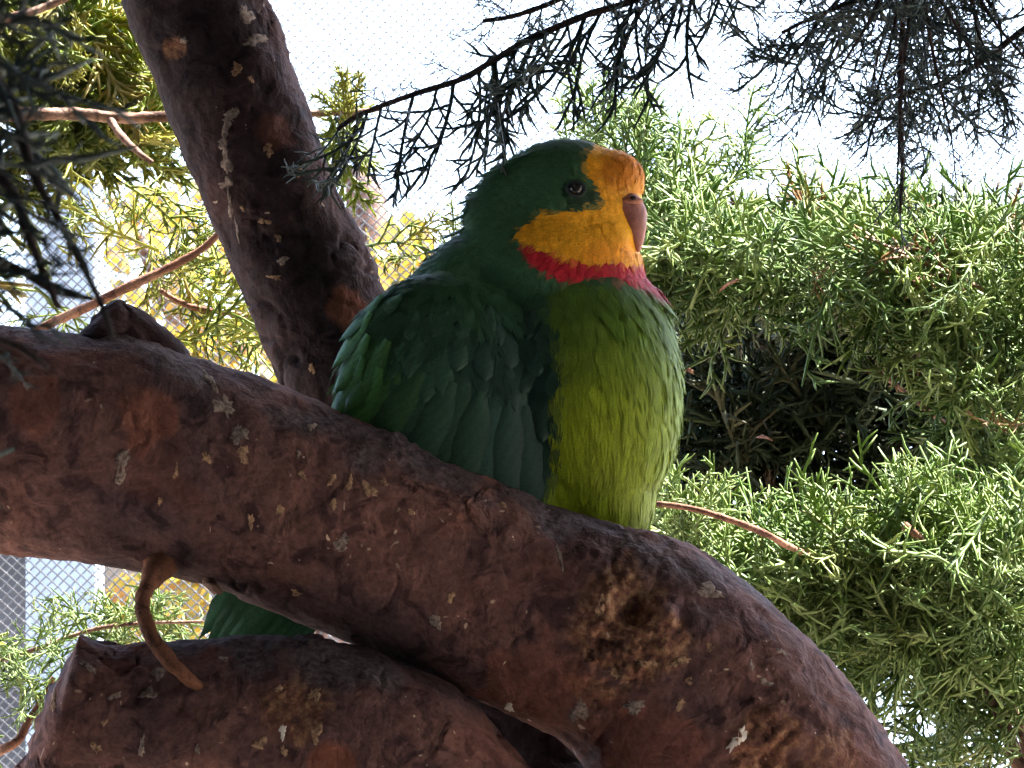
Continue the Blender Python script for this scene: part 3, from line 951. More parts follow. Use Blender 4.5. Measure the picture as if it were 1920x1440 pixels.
# ---- sunlit juniper right of the parrot
def right_juniper():
    tx, ty = P(2500, 700, 2.75)[:2]
    t = thing('juniper_tree', 'sunlit green juniper tree filling the air right of the parrot', 'tree', (tx, ty, 0))
    trunk(t, [[tx, ty, -0.05, 0.05], [tx + 0.01, ty, 0.8, 0.042], [tx - 0.015, ty + 0.01, 1.5, 0.034], [tx, ty, 2.1, 0.026], [tx + 0.01, ty + 0.02, 2.5, 0.012]], 80, 24, M_wood, 'trunk', 3)
    for k, (z, pts) in enumerate([(1.78, [(2000, 600, 9, 2.6), (1600, 560, 6, 2.5), (1350, 500, 4, 2.5)]), (1.70, [(2100, 900, 9, 2.62), (1850, 840, 6, 2.62), (1650, 700, 4, 2.6)]), (1.66, [(2150, 1200, 9, 2.45), (1800, 1130, 7, 2.36), (1500, 1040, 5, 2.32)])]):
        rows = [[tx, ty, z, 0.010]] + [pw(a, b, d, h * KPX * d) for a, b, h, d in pts]
        trunk(t, rows, 60, 12, M_wood, 'branch', 20 + k)
    fo = Foliage()
    dn = np.array([-0.35, -0.25, -0.15])
    L = 0.032
    # upper mass, drooping forward over the hollow
    L = 0.034
    clump(fo, 'jun', 1530, 490, 2.45, 330, 50, 0.07, 210, L, dn, 0.75)
    clump(fo, 'jun', 1330, 480, 2.45, 100, 80, 0.05, 60, L, dn, 0.75)
    clump(fo, 'jun', 1830, 560, 2.44, 200, 150, 0.08, 180, L, dn, 0.75)
    clump(fo, 'jun', 1480, 480, 2.50, 300, 60, 0.06, 85, L, np.array([-0.1, -0.1, 0.6]), 0.6)
    clump(fo, 'jun', 1780, 460, 2.50, 220, 50, 0.06, 60, L, np.array([-0.1, -0.1, 0.6]), 0.6)
    clump(fo, 'jun', 1290, 390, 2.52, 80, 100, 0.04, 28, L, np.array([0.1, 0, 0.9]), 0.5)
    clump(fo, 'jun', 1380, 300, 2.52, 50, 50, 0.02, 5, 0.026, np.array([0.1, 0, 0.9]), 0.4)
    clump(fo, 'jun', 1150, 240, 2.53, 100, 50, 0.03, 22, 0.026, np.array([0.0, 0, 0.5]), 0.8)
    clump(fo, 'jun', 1210, 310, 2.53, 50, 60, 0.03, 13, 0.028, np.array([0.1, 0, 0.7]), 0.6)
    # right column and forward fringe at the hollow's lip
    clump(fo, 'jun', 1900, 800, 2.42, 90, 180, 0.06, 85, L, dn, 0.7)
    clump(fo, 'jun', 1570, 575, 2.41, 150, 25, 0.03, 12, L, np.array([-0.3, -0.3, -0.7]), 0.4)
    clump(fo, 'jun', 1790, 680, 2.40, 60, 90, 0.03, 14, L, np.array([-0.2, -0.3, -0.7]), 0.4)
    # deep back of the hollow, dense and roofed over by the mass above
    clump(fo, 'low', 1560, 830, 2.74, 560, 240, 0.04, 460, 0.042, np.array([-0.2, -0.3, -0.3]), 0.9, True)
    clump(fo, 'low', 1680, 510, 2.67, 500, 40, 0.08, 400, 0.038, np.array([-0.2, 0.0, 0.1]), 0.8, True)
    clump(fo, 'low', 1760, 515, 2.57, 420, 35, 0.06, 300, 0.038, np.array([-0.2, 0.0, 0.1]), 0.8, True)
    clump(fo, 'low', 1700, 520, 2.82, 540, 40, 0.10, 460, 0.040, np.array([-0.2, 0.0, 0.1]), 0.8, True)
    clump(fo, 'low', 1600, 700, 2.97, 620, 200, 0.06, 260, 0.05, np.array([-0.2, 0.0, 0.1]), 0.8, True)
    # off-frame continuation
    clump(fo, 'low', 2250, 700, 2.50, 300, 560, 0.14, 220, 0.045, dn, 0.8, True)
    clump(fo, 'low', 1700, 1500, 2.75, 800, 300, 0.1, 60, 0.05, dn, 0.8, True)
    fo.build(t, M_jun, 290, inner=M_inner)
    # a few brown dead tips
    for k, (a, b, c, e) in enumerate([(1350, 545, 1385, 525), (1735, 520, 1712, 530), (1300, 700, 1285, 695), (1420, 820, 1448, 826), (1795, 540, 1808, 546)]):
        twig_px(t, [(a, b, 2, 2.40), ((a + c) / 2, (b + e) / 2 - 4, 3.5, 2.385), (c, e, 2, 2.38)], M_redtwig, 'dead_tip', k, 10, 8, 0.5)


# ---- bright lower juniper in front of the hollow
def low_juniper():
    tx, ty = P(2300, 900, 2.40)[:2]
    t = thing('juniper_shrub', 'bright low juniper with a red twig beneath the dark hollow', 'shrub', (tx, ty, 0))
    trunk(t, [[tx, ty, -0.05, 0.03], [tx - 0.02, ty, 0.7, 0.026], [tx + 0.01, ty + 0.01, 1.3, 0.02], [tx - 0.01, ty, 1.75, 0.013], [tx - 0.02, ty, 1.9, 0.006]], 70, 18, M_wood, 'trunk', 5)
    for k, (z, pts) in enumerate([(1.72, [(1800, 1150, 8, 2.34), (1600, 1060, 6, 2.31), (1400, 1000, 5, 2.30)]), (1.66, [(1900, 1330, 8, 2.34), (1700, 1250, 6, 2.34), (1560, 1200, 4, 2.33)])]):
        trunk(t, [[tx, ty, z, 0.008]] + [pw(a, b, d, h * KPX * d) for a, b, h, d in pts], 60, 12, M_wood, 'branch', 40 + k)
    twig_px(t, [(1180, 938, 5, 2.255), (1215, 943, 5, 2.245), (1290, 952, 6, 2.24), (1370, 975, 6, 2.24), (1440, 1003, 6.5, 2.245), (1490, 1030, 6.5, 2.26), (1560, 1060, 6, 2.30)], M_redtwig, 'red_twig', 5, 60, 12, 0.3)
    twig_px(t, [(1695, 985, 8, 2.26), (1715, 1000, 7, 2.26), (1735, 1020, 6, 2.27)], M_redtwig, 'red_twig', 6, 12, 10)
    fo = Foliage()
    L = 0.032
    up = np.array([-0.25, -0.35, 0.35])
    clump(fo, 'jun', 1480, 1040, 2.30, 280, 80, 0.04, 140, L, up, 0.7)
    clump(fo, 'jun', 1820, 1030, 2.30, 200, 110, 0.05, 130, L, up, 0.7)
    clump(fo, 'jun', 1650, 1160, 2.32, 310, 100, 0.05, 180, L, np.array([-0.3, -0.3, 0.0]), 0.8)
    clump(fo, 'jun', 1820, 1270, 2.34, 190, 80, 0.05, 65, L, np.array([-0.3, -0.3, -0.2]), 0.8)
    clump(fo, 'jun', 1300, 950, 2.27, 80, 30, 0.02, 14, 0.024, np.array([-0.2, -0.2, 0.8]), 0.5)
    clump(fo, 'jun', 1700, 930, 2.28, 60, 25, 0.02, 7, 0.024, np.array([-0.1, -0.2, 0.9]), 0.5)
    clump(fo, 'jun', 1850, 1400, 2.36, 160, 70, 0.05, 14, L, np.array([-0.2, -0.3, -0.4]), 0.8)
    clump(fo, 'jun', 1080, 1450, 2.30, 70, 30, 0.03, 22, 0.024, up, 0.7)
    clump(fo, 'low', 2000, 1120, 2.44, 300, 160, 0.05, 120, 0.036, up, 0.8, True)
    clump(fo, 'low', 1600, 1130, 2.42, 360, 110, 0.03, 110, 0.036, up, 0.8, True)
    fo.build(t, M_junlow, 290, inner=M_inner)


# ---- cypress behind the leaning limb, upper left
def left_cypress():
    tx, ty = P(-700, 300, 2.62)[:2]
    t = thing('cypress_tree', 'yellow-green cypress with a bare grey branch behind the leaning limb', 'tree', (tx, ty, 0))
    trunk(t, [[tx, ty, -0.05, 0.05], [tx + 0.015, ty, 0.8, 0.04], [tx - 0.01, ty + 0.01, 1.6, 0.032], [tx, ty, 2.2, 0.024], [tx, ty, 2.6, 0.012]], 80, 24, M_wood, 'trunk', 8)
    br = [(-690, 330, 22, 2.6), (-300, 190, 16, 2.55), (0, 212, 13, 2.5), (140, 213, 12, 2.5), (230, 221, 11, 2.5), (310, 219, 10, 2.5), (450, 216, 8, 2.5), (590, 213, 7, 2.5), (660, 211, 6, 2.5), (715, 204, 4, 2.5)]
    twig_px(t, br, M_wood, 'grey_branch', 11, 160, 14, 0.3)
    twig_px(t, [(205, 222, 8, 2.5), (228, 255, 7, 2.49), (262, 288, 6, 2.48), (285, 305, 5, 2.48)], M_wood, 'twig', 12, 24, 10, 0.3)
    twig_px(t, [(-690, 560, 18, 2.6), (-250, 640, 11, 2.5), (0, 640, 8, 2.45), (120, 595, 9, 2.43), (230, 543, 9, 2.42), (330, 495, 8, 2.42), (385, 462, 7, 2.42), (420, 425, 5, 2.42)], M_redtwig, 'red_branch', 13, 120, 12, 0.3)
    twig_px(t, [(300, 545, 5, 2.45), (350, 572, 6, 2.45), (410, 585, 5, 2.45), (470, 592, 4, 2.45)], M_redtwig, 'red_branch', 14, 40, 10, 0.3)
    twig_px(t, [(-690, 100, 14, 2.62), (-200, 90, 10, 2.55), (0, 40, 9, 2.5), (90, 10, 8, 2.5), (180, -30, 7, 2.5)], M_wood, 'branch', 15, 60, 10, 0.3)
    fo = Foliage()
    L = 0.034
    b = np.array([0.55, -0.2, -0.15])
    clump(fo, 'cyp', 150, 110, 2.56, 170, 100, 0.05, 80, L, b, 0.5)
    clump(fo, 'cyp', 30, 60, 2.60, 160, 130, 0.05, 70, L, b, 0.5)
    clump(fo, 'cyp', 210, 268, 2.55, 160, 36, 0.03, 36, L, b, 0.45)
    clump(fo, 'cyp', 30, 330, 2.58, 70, 60, 0.03, 12, L, b, 0.5)
    clump(fo, 'cyp', 640, 195, 2.5, 25, 22, 0.012, 6, 0.018, np.array([0.2, 0, 0.9]), 0.4)
    clump(fo, 'cyp', 650, 265, 2.5, 40, 40, 0.02, 6, 0.026, np.array([0.2, 0, -0.5]), 0.5)
    # thin sprigs hanging about the red branch
    clump(fo, 'jun', 260, 430, 2.46, 170, 80, 0.04, 12, 0.030, np.array([0.5, -0.1, -0.2]), 0.7)
    clump(fo, 'jun', 380, 540, 2.46, 100, 110, 0.04, 14, 0.030, np.array([0.4, -0.1, -0.3]), 0.7)
    clump(fo, 'jun', 420, 620, 2.44, 90, 60, 0.03, 10, 0.028, np.array([0.4, -0.1, -0.2]), 0.7)
    clump(fo, 'jun', 140, 560, 2.48, 110, 70, 0.03, 4, 0.028, np.array([0.5, -0.1, -0.2]), 0.6)
    clump(fo, 'jun', 800, 440, 2.55, 90, 45, 0.03, 6, 0.026, np.array([0.3, -0.1, 0.2]), 0.7)
    clump(fo, 'low', -350, 250, 2.6, 320, 400, 0.12, 220, 0.05, b, 0.7, True)
    clump(fo, 'low', -350, -250, 2.58, 200, 110, 0.08, 60, 0.05, b, 0.7, True)
    fo.build(t, M_cyp, 290)


# ---- small juniper showing under the main limb at the left
def corner_juniper():
    tx, ty = P(-260, 1400, 2.4)[:2]
    t = thing('young_juniper', 'pale green juniper sprays with a pinkish twig beside the broken limb', 'shrub', (tx, ty, 0))
    trunk(t, [[tx, ty, -0.05, 0.018], [tx - 0.01, ty, 0.8, 0.014], [tx + 0.01, ty, 1.5, 0.009], [tx, ty, 1.9, 0.004]], 60, 14, M_wood, 'trunk', 4)
    twig_px(t, [(-262, 1560, 8, 2.4), (-60, 1440, 7, 2.34), (0, 1408, 9, 2.3), (35, 1388, 8, 2.3), (52, 1355, 8, 2.3), (75, 1320, 6, 2.3), (100, 1270, 4, 2.3)], M_redtwig, 'pink_twig', 3, 60, 12, 0.25)
    twig_px(t, [(-255, 1330, 8, 2.4), (-60, 1260, 6, 2.34), (60, 1220, 5, 2.32), (200, 1175, 4, 2.32), (380, 1165, 3, 2.33)], M_wood, 'branch', 4, 60, 10, 0.25)
    fo = Foliage()
    clump(fo, 'jun', 60, 1215, 2.3, 75, 75, 0.02, 14, 0.022, np.array([-0.3, -0.1, 0.1]), 0.7)
    clump(fo, 'jun', 80, 1300, 2.3, 60, 40, 0.02, 9, 0.020, np.array([-0.2, -0.1, -0.5]), 0.5)
    clump(fo, 'jun', 310, 1150, 2.34, 120, 32, 0.02, 13, 0.022, np.array([0.5, -0.1, 0.3]), 0.6)
    clump(fo, 'jun', 180, 1180, 2.33, 60, 25, 0.02, 6, 0.020, np.array([0.1, -0.1, 0.4]), 0.6)
    clump(fo, 'low', -250, 1300, 2.4, 200, 300, 0.06, 60, 0.035, np.array([0.2, -0.1, 0.3]), 0.7, True)
    fo.build(t, M_junlow, 200)


# ---- dark overhanging juniper: the sprays against the sky above the parrot
def overhead_juniper():
    tx, ty = P(3300, 0, 2.05)[0], P(3300, 0, 2.05)[1]
    t = thing('overhanging_juniper', 'dark shaded juniper whose sprays hang against the white sky above the parrot', 'tree', (tx, ty, 0))
    trunk(t, [[tx, ty, -0.05, 0.07], [tx + 0.02, ty, 0.9, 0.06], [tx - 0.02, ty, 1.7, 0.05], [tx, ty - 0.01, 2.25, 0.04], [tx, ty - 0.02, 2.45, 0.012]], 90, 26, M_darktwig, 'trunk', 21)
    ztop = 2.30
    fo = Foliage()

    def arch(rows, hang, seed, drop=(0.024, 0.036), every=34, up=0.25, spr=0.32):
        twig_px(t, rows, M_darktwig, 'branch', seed, 90, 9, 0.25)
        c = catmull([[*P(a, b, d)] for a, b, h, d in rows], 200)
        L = np.linalg.norm(np.diff(c, axis=0), axis=1).sum()
        n = int(L / (every * KPX * 2.0))
        for k in range(n):
            i = int((k + rng.uniform(0, 1)) / n * 198)
            tg = norm(c[i + 1] - c[i])
            dv = tg * 0.25 + np.asarray(hang) + rng.normal(size=3) * spr
            if rng.uniform() < up:
                dv = tg * 0.6 + np.array([0, 0, 0.6]) + rng.normal(size=3) * 0.3
                fo.add('hang', c[i], dv, rng.uniform(0.008, 0.014))
            else:
                fo.add('hang', c[i], dv, rng.uniform(*drop))
        fo.add('hang', c[-3], norm(c[-1] - c[-4]) + np.array([0.0, 0, -0.8]), drop[0])

    hang = np.array([0.0, 0.0, -1.0])
    # the arching branch towards the leaning limb
    arch([(1420, -150, 10, 2.04), (1290, -50, 8, 2.03), (1184, 2, 7, 2.03), (1095, 30, 7, 2.03), (985, 78, 7, 2.03), (909, 124, 6, 2.03), (861, 150, 6, 2.03), (785, 174, 5.5, 2.03), (717, 198, 5, 2.03), (665, 220, 5, 2.03), (632, 243, 4, 2.03)], hang, 31, (0.022, 0.040), 27)
    arch([(1200, -120, 7, 2.06), (1080, -20, 6, 2.06), (980, 25, 5, 2.06), (905, 40, 4, 2.06)], hang, 32, (0.012, 0.02), 26)
    arch([(1330, -120, 7, 2.10), (1230, -20, 5, 2.10), (1180, 60, 5, 2.10), (1155, 130, 4, 2.10), (1145, 170, 3, 2.10)], hang * 0.6, 33, (0.012, 0.02), 28, 0.1)
    # the right-hand curtain
    for k in range(17):
        f = k / 16
        ex, ey = 1455 + 480 * f + rng.uniform(-25, 25), rng.uniform(120, 300) * (1.1 if 0.25 < f < 0.7 else 0.8)
        sx0 = 1720 + 140 * (f - 0.4) + rng.uniform(-60, 60)
        dd = rng.uniform(1.96, 2.12)
        mx, my = (sx0 * 0.45 + ex * 0.55) + rng.uniform(-30, 30), ey * 0.35 - 20
        arch([(sx0 + 30, -190, 6, dd), (sx0, -70, 5, dd), (mx, my, 3.5, dd), (ex, ey, 2.2, dd)], hang * 0.25 + np.array([rng.uniform(-0.5, 0.5), 0, 0]), 50 + k, (0.015, 0.026), 40, 0.05, 0.6)
    arch([(1760, -160, 8, 2.02), (1700, 0, 6, 2.02), (1688, 160, 5, 2.02), (1692, 300, 4, 2.02), (1688, 400, 3, 2.02)], hang * 0.5, 80, (0.014, 0.022), 34, 0.05)
    arch([(2050, -60, 8, 2.05), (1900, 70, 6, 2.05), (1780, 150, 5, 2.05), (1640, 190, 4, 2.05)], hang * 0.5, 81, (0.016, 0.026), 24, 0.2)
    arch([(1800, -120, 8, 2.0), (1650, -20, 6, 2.0), (1530, 30, 4, 2.0), (1465, 62, 3, 2.0)], hang * 0.5, 82, (0.014, 0.024), 22, 0.2)
    # limbs above the frame that carry them
    for k, rows in enumerate([[(3300, -1000, 60, 2.05), (2500, -700, 34, 2.05), (1900, -330, 20, 2.04), (1420, -150, 11, 2.04)], [(3300, -800, 50, 2.05), (2600, -420, 26, 2.04), (2050, -200, 14, 2.03), (1760, -160, 8, 2.02)],
                              [(3300, -1300, 60, 2.05), (2400, -1100, 40, 2.04), (1700, -900, 26, 2.03), (1200, -700, 14, 2.04)]]):
        twig_px(t, rows, M_darktwig, 'limb', 90 + k, 80, 14, 0.2)
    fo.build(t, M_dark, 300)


# ---- out of focus dark sprays close to the lens at the left
def near_foliage():
    tx, ty = P(-2600, 700, 0.85)[:2]
    t = thing('near_juniper', 'blurred dark juniper sprays close by at the left, before the limbs', 'shrub', (tx, ty, 0))
    trunk(t, [[tx, ty, -0.05, 0.022], [tx - 0.01, ty, 0.8, 0.018], [tx + 0.01, ty, 1.4, 0.012], [tx, ty, 1.95, 0.006]], 60, 14, M_darktwig, 'trunk', 6)
    fo = Foliage()
    rows = [[(-2600, 300, 60, 0.85), (-900, -100, 30, 0.82), (-200, 30, 16, 0.8), (0, 160, 13, 0.8), (60, 320, 10, 0.8), (120, 430, 8, 0.8), (185, 560, 6, 0.8), (215, 640, 4, 0.8)],
            [(-2600, 700, 50, 0.85), (-900, 560, 24, 0.82), (-150, 470, 14, 0.8), (20, 500, 11, 0.8), (100, 545, 8, 0.8), (175, 560, 5, 0.8)],
            [(-2600, 400, 50, 0.85), (-900, 160, 24, 0.82), (-200, 210, 14, 0.79), (0, 330, 11, 0.79), (60, 460, 9, 0.79), (110, 580, 7, 0.79)],
            [(-2600, 900, 50, 0.85), (-900, 690, 22, 0.82), (-150, 630, 12, 0.8), (10, 640, 8, 0.8), (90, 690, 5, 0.8)]]
    for k, r in enumerate(rows):
        twig_px(t, r, M_darktwig, 'branch', 60 + k, 90, 10, 0.15)
    b = np.array([0.7, 0.0, -0.5])
    clump(fo, 'hang', -10, 110, 0.8, 50, 150, 0.03, 9, 0.015, b, 0.5)
    clump(fo, 'hang', -20, 330, 0.8, 50, 90, 0.03, 4, 0.015, b, 0.5)
    clump(fo, 'hang', -20, 540, 0.8, 50, 60, 0.03, 4, 0.013, b, 0.45)
    clump(fo, 'hang', -10, 680, 0.8, 40, 25, 0.02, 4, 0.010, np.array([0.8, 0, -0.5]), 0.25)
    clump(fo, 'hang', -50, 850, 0.8, 20, 50, 0.02, 2, 0.010, np.array([0.4, 0, -0.7]), 0.25)
    clump(fo, 'hang', -500, 350, 0.82, 420, 420, 0.05, 60, 0.03, b, 0.6, True)
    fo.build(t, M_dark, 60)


# ---- yellow autumn tree beyond the mesh
def leaf_proto(seed):
    rg = np.random.default_rng(seed)
    s = np.linspace(0, 1, 6)
    wd = 0.36 * np.sin(np.pi * s ** 0.8) ** 0.8
    wd[0], wd[-1] = 0.02, 0.0
    cup = rg.uniform(0.05, 0.2)
    bend = rg.uniform(-0.25, 0.3)
    V = []
    for a, b in zip(s, wd):
        z = bend * a * a
        V += [[-b, a, z + cup * b], [0, a, z], [b, a, z + cup * b]]
    Q = []
    for k in range(5):
        o = k * 3
        Q += [[o, o + 1, o + 4, o + 3], [o + 1, o + 2, o + 5, o + 4]]
    return np.array(V), np.array(Q)


def autumn_tree():
    D = 6.4
    tx, ty = P(640, 900, D)[:2]
    t = thing('autumn_tree', 'yellow-leaved autumn tree beyond the wire mesh', 'tree', (tx, ty, 0))
    top = P(340, 300, D)[2]
    trunk(t, [[tx, ty, -0.05, 0.07], [tx + 0.03, ty, 1.0, 0.055], [tx - 0.02, ty, 2.0, 0.04], [tx + 0.02, ty, top - 0.1, 0.02], [tx, ty, top, 0.008]], 80, 18, M_wood, 'trunk', 2)
    k = 0
    for a, b in ((150, 600), (520, 520), (700, 600), (780, 430), (230, 380), (420, 330), (260, 1150), (500, 1100)):
        e = P(a, b, D + rng.uniform(-0.1, 0.1))
        s = np.array([tx, ty, max(0.8, e[2] - 0.45)])
        trunk(t, [[*s, 0.018], [*(s * 0.5 + e * 0.5 + [0, 0, 0.02]), 0.011], [*e, 0.004]], 24, 8, M_wood, 'branch', 70 + k)
        k += 1
    protos = [leaf_proto(i) for i in range(5)]
    places = []
    areas = [(330, 560, 200, 230, 520), (430, 660, 110, 90, 260), (755, 470, 60, 80, 120), (720, 520, 60, 60, 50), (320, 1130, 130, 90, 320), (500, 900, 200, 200, 120), (250, 420, 120, 90, 60), (620, 650, 120, 120, 40)]
    for cx, cy, rx, ry, n in areas:
        for _ in range(n):
            while True:
                u = rng.uniform(-1, 1, 3)
                if u @ u < 1:
                    break
            if (rx, ry) == (200, 230) and vnoise(np.array([[u[0] * 2.2, u[1] * 2.2, 0.3]]), 1.0)[0] < -0.15:
                continue
            p = P(cx + u[0] * rx, cy + u[1] * ry, D + u[2] * 0.12)
            d = norm(np.array([0.0, -0.3, -0.7]) + rng.normal(size=3) * 0.5)
            places.append((p, d, rng.uniform(0.013, 0.022), rng.uniform(0, 6.28), int(rng.integers(5))))
    from mathutils import Matrix
    mes = {}
    rest = []
    for i, (p, d, L, roll, v) in enumerate(places):
        Mx = basis(d, roll)
        Mx = np.column_stack([Mx[:, 0], Mx[:, 2], -Mx[:, 1]]) * L
        if i % 3 == 0 and i // 3 < 295:
            if v not in mes:
                mes[v] = mesh_from('leaf', protos[v][0], protos[v][1])
            o = obj('leaf', mes[v], M_yel)
            M4 = np.eye(4)
            M4[:3, :3] = Mx
            M4[:3, 3] = p
            o.parent = t
            o.matrix_parent_inverse = t.matrix_world.inverted()
            o.matrix_basis = Matrix(M4.tolist())
        else:
            rest.append((protos[v][0] @ Mx.T + p, protos[v][1]))
    pile = Pile()
    J = []
    for V, Q in rest:
        pile.add(V, Q)
        J.append(np.full(len(V), rng.uniform()))
    me = mesh_from('foliage', np.vstack(pile.v), np.vstack(pile.q), True, None, {'jit': np.concatenate(J)})
    obj('foliage', me, M_yel, t, 'stuff')


right_juniper()
low_juniper()
left_cypress()
corner_juniper()
overhead_juniper()
near_foliage()
autumn_tree()

# ------------------------------------------------------------------ the parrot
DB = 2.022                      # depth of the bird's middle plane
SB = KPX * DB


def BW(q):
    """bird space (photo px, photo py, px towards the camera) -> world"""
    q = np.asarray(q, float)
    o = CAM + FWD * DB
    return o + np.multiply.outer((q[..., 0] - 960) * SB, RGT) + np.multiply.outer((720 - q[..., 1]) * SB, UPV) + np.multiply.outer(q[..., 2] * SB, -FWD)


def BWdir(v):
    v = np.asarray(v, float)
    return np.multiply.outer(v[..., 0], RGT) + np.multiply.outer(-v[..., 1], UPV) + np.multiply.outer(v[..., 2], -FWD)


def poly_sd(x, y, poly):
    """signed distance to a polygon, positive inside"""
    poly = np.asarray(poly, float)
    d = np.full(len(x), 1e9)
    ins = np.zeros(len(x), bool)
    for a, b in zip(poly, np.roll(poly, -1, axis=0)):
        e = b - a
        t = np.clip(((x - a[0]) * e[0] + (y - a[1]) * e[1]) / (e @ e + 1e-9), 0, 1)
        d = np.minimum(d, np.hypot(x - a[0] - t * e[0], y - a[1] - t * e[1]))
        c = ((a[1] > y) != (b[1] > y))
        with np.errstate(divide='ignore', invalid='ignore'):
            c &= x < (b[0] - a[0]) * (y - a[1]) / (b[1] - a[1] + 1e-12) + a[0]
        ins ^= c
    return np.where(ins, d, -d)


FOREHEAD = [(1130, 268), (1112, 290), (1106, 325), (1116, 347), (1133, 363), (1140, 380), (1135, 390), (1092, 393), (1030, 398), (1000, 412), (962, 446), (1017, 463), (1067, 478), (1105, 487), (1150, 486), (1207, 492), (1300, 500), (1300, 240), (1150, 250)]
REDBAND = [(985, 455), (1000, 478), (1020, 497), (1062, 516), (1130, 517), (1180, 524), (1215, 536), (1300, 572), (1300, 480), (1207, 488), (1105, 483), (1040, 464)]
LORE = [(1050, 383), (1085, 390), (1137, 384), (1137, 372), (1118, 356), (1112, 372)]
CHEST = [(1045, 530), (1020, 560), (1048, 600), (1052, 680), (1040, 760), (1032, 850), (1012, 930), (1000, 1100), (1400, 1100), (1400, 540), (1215, 530), (1120, 520)]
NAPE = [(900, 250), (1120, 250), (1106, 330), (1140, 385), (1000, 410), (960, 450), (1000, 490), (900, 500), (850, 470)]


def smooth(v, a, b):
    t = np.clip((v - a) / (b - a), 0, 1)
    return t * t * (3 - 2 * t)


def bird_colour(x, y, z, seed=0, wob=5.0):
    """feather colour by place on the body"""
    q = np.stack([x, y, z], -1)
    n1 = vnoise(q, 1 / 40.0, 2, 3 + seed) * wob
    n2 = vnoise(q, 1 / 120.0, 2, 5 + seed)
    c = np.empty((len(x), 3))
    c[:] = (0.016, 0.052, 0.030)                                     # mantle and wing
    k = smooth(y, 640, 480)[:, None]
    c = c * (1 - k) + np.array([0.036, 0.110, 0.050]) * k            # head and neck
    k = smooth(x, 790, 680)[:, None] * smooth(y, 560, 640)[:, None]
    c = c * (1 - k) + np.array([0.035, 0.115, 0.026]) * k            # brighter rear edge of the wing
    k = smooth(poly_sd(x, y, [(860, 620), (1020, 600), (1030, 880), (880, 860)]) + n1 * 4, -20, 40)[:, None] * 0.8
    c = c * (1 - k) + np.array([0.011, 0.037, 0.031]) * k            # bluish coverts
    c *= (1 + 0.25 * n2)[:, None]
    ch = smooth(poly_sd(x, y, CHEST) + n1 * 2.5, -14, 16)[:, None]
    v = smooth(y, 540, 760)[:, None]
    e = smooth(x, 1170, 1290)[:, None]
    cc = np.array([0.075, 0.150, 0.018]) * (1 - v) + np.array([0.225, 0.300, 0.010]) * v
    cc = cc * (1 - 0.5 * e) + np.array([0.120, 0.210, 0.018]) * 0.5 * e
    cc = cc * (1 + 0.22 * vnoise(q, 1 / 70.0, 2, 9 + seed))[:, None]
    c = c * (1 - ch) + cc * ch
    rb = smooth(poly_sd(x, y, REDBAND) + n1, -5, 6)[:, None]
    c = c * (1 - rb) + np.array([0.40, 0.016, 0.028]) * rb * (1 + 0.2 * n2)[:, None] 
    fh = smooth(poly_sd(x, y, FOREHEAD) + n1, -5, 6)[:, None]
    u = smooth(np.hypot((x - 1175) / 60.0, (y - 330) / 48.0), 1.15, 0.35)[:, None]
    f1 = np.array([0.74, 0.37, 0.016]) * (1 - u) + np.array([0.64, 0.235, 0.016]) * u
    u2 = smooth(np.hypot((x - 1150) / 70.0, (y - 470) / 30.0), 1.2, 0.3)[:, None]
    f1 = f1 * (1 - 0.6 * u2) + np.array([0.72, 0.25, 0.014]) * 0.6 * u2
    c = c * (1 - fh) + f1 * fh
    lr = smooth(poly_sd(x, y, LORE) + n1 * 0.6, -4, 5)[:, None] * 0.75
    c = c * (1 - lr) + np.array([0.014, 0.026, 0.016]) * lr
    return np.clip(c, 0.002, 1)


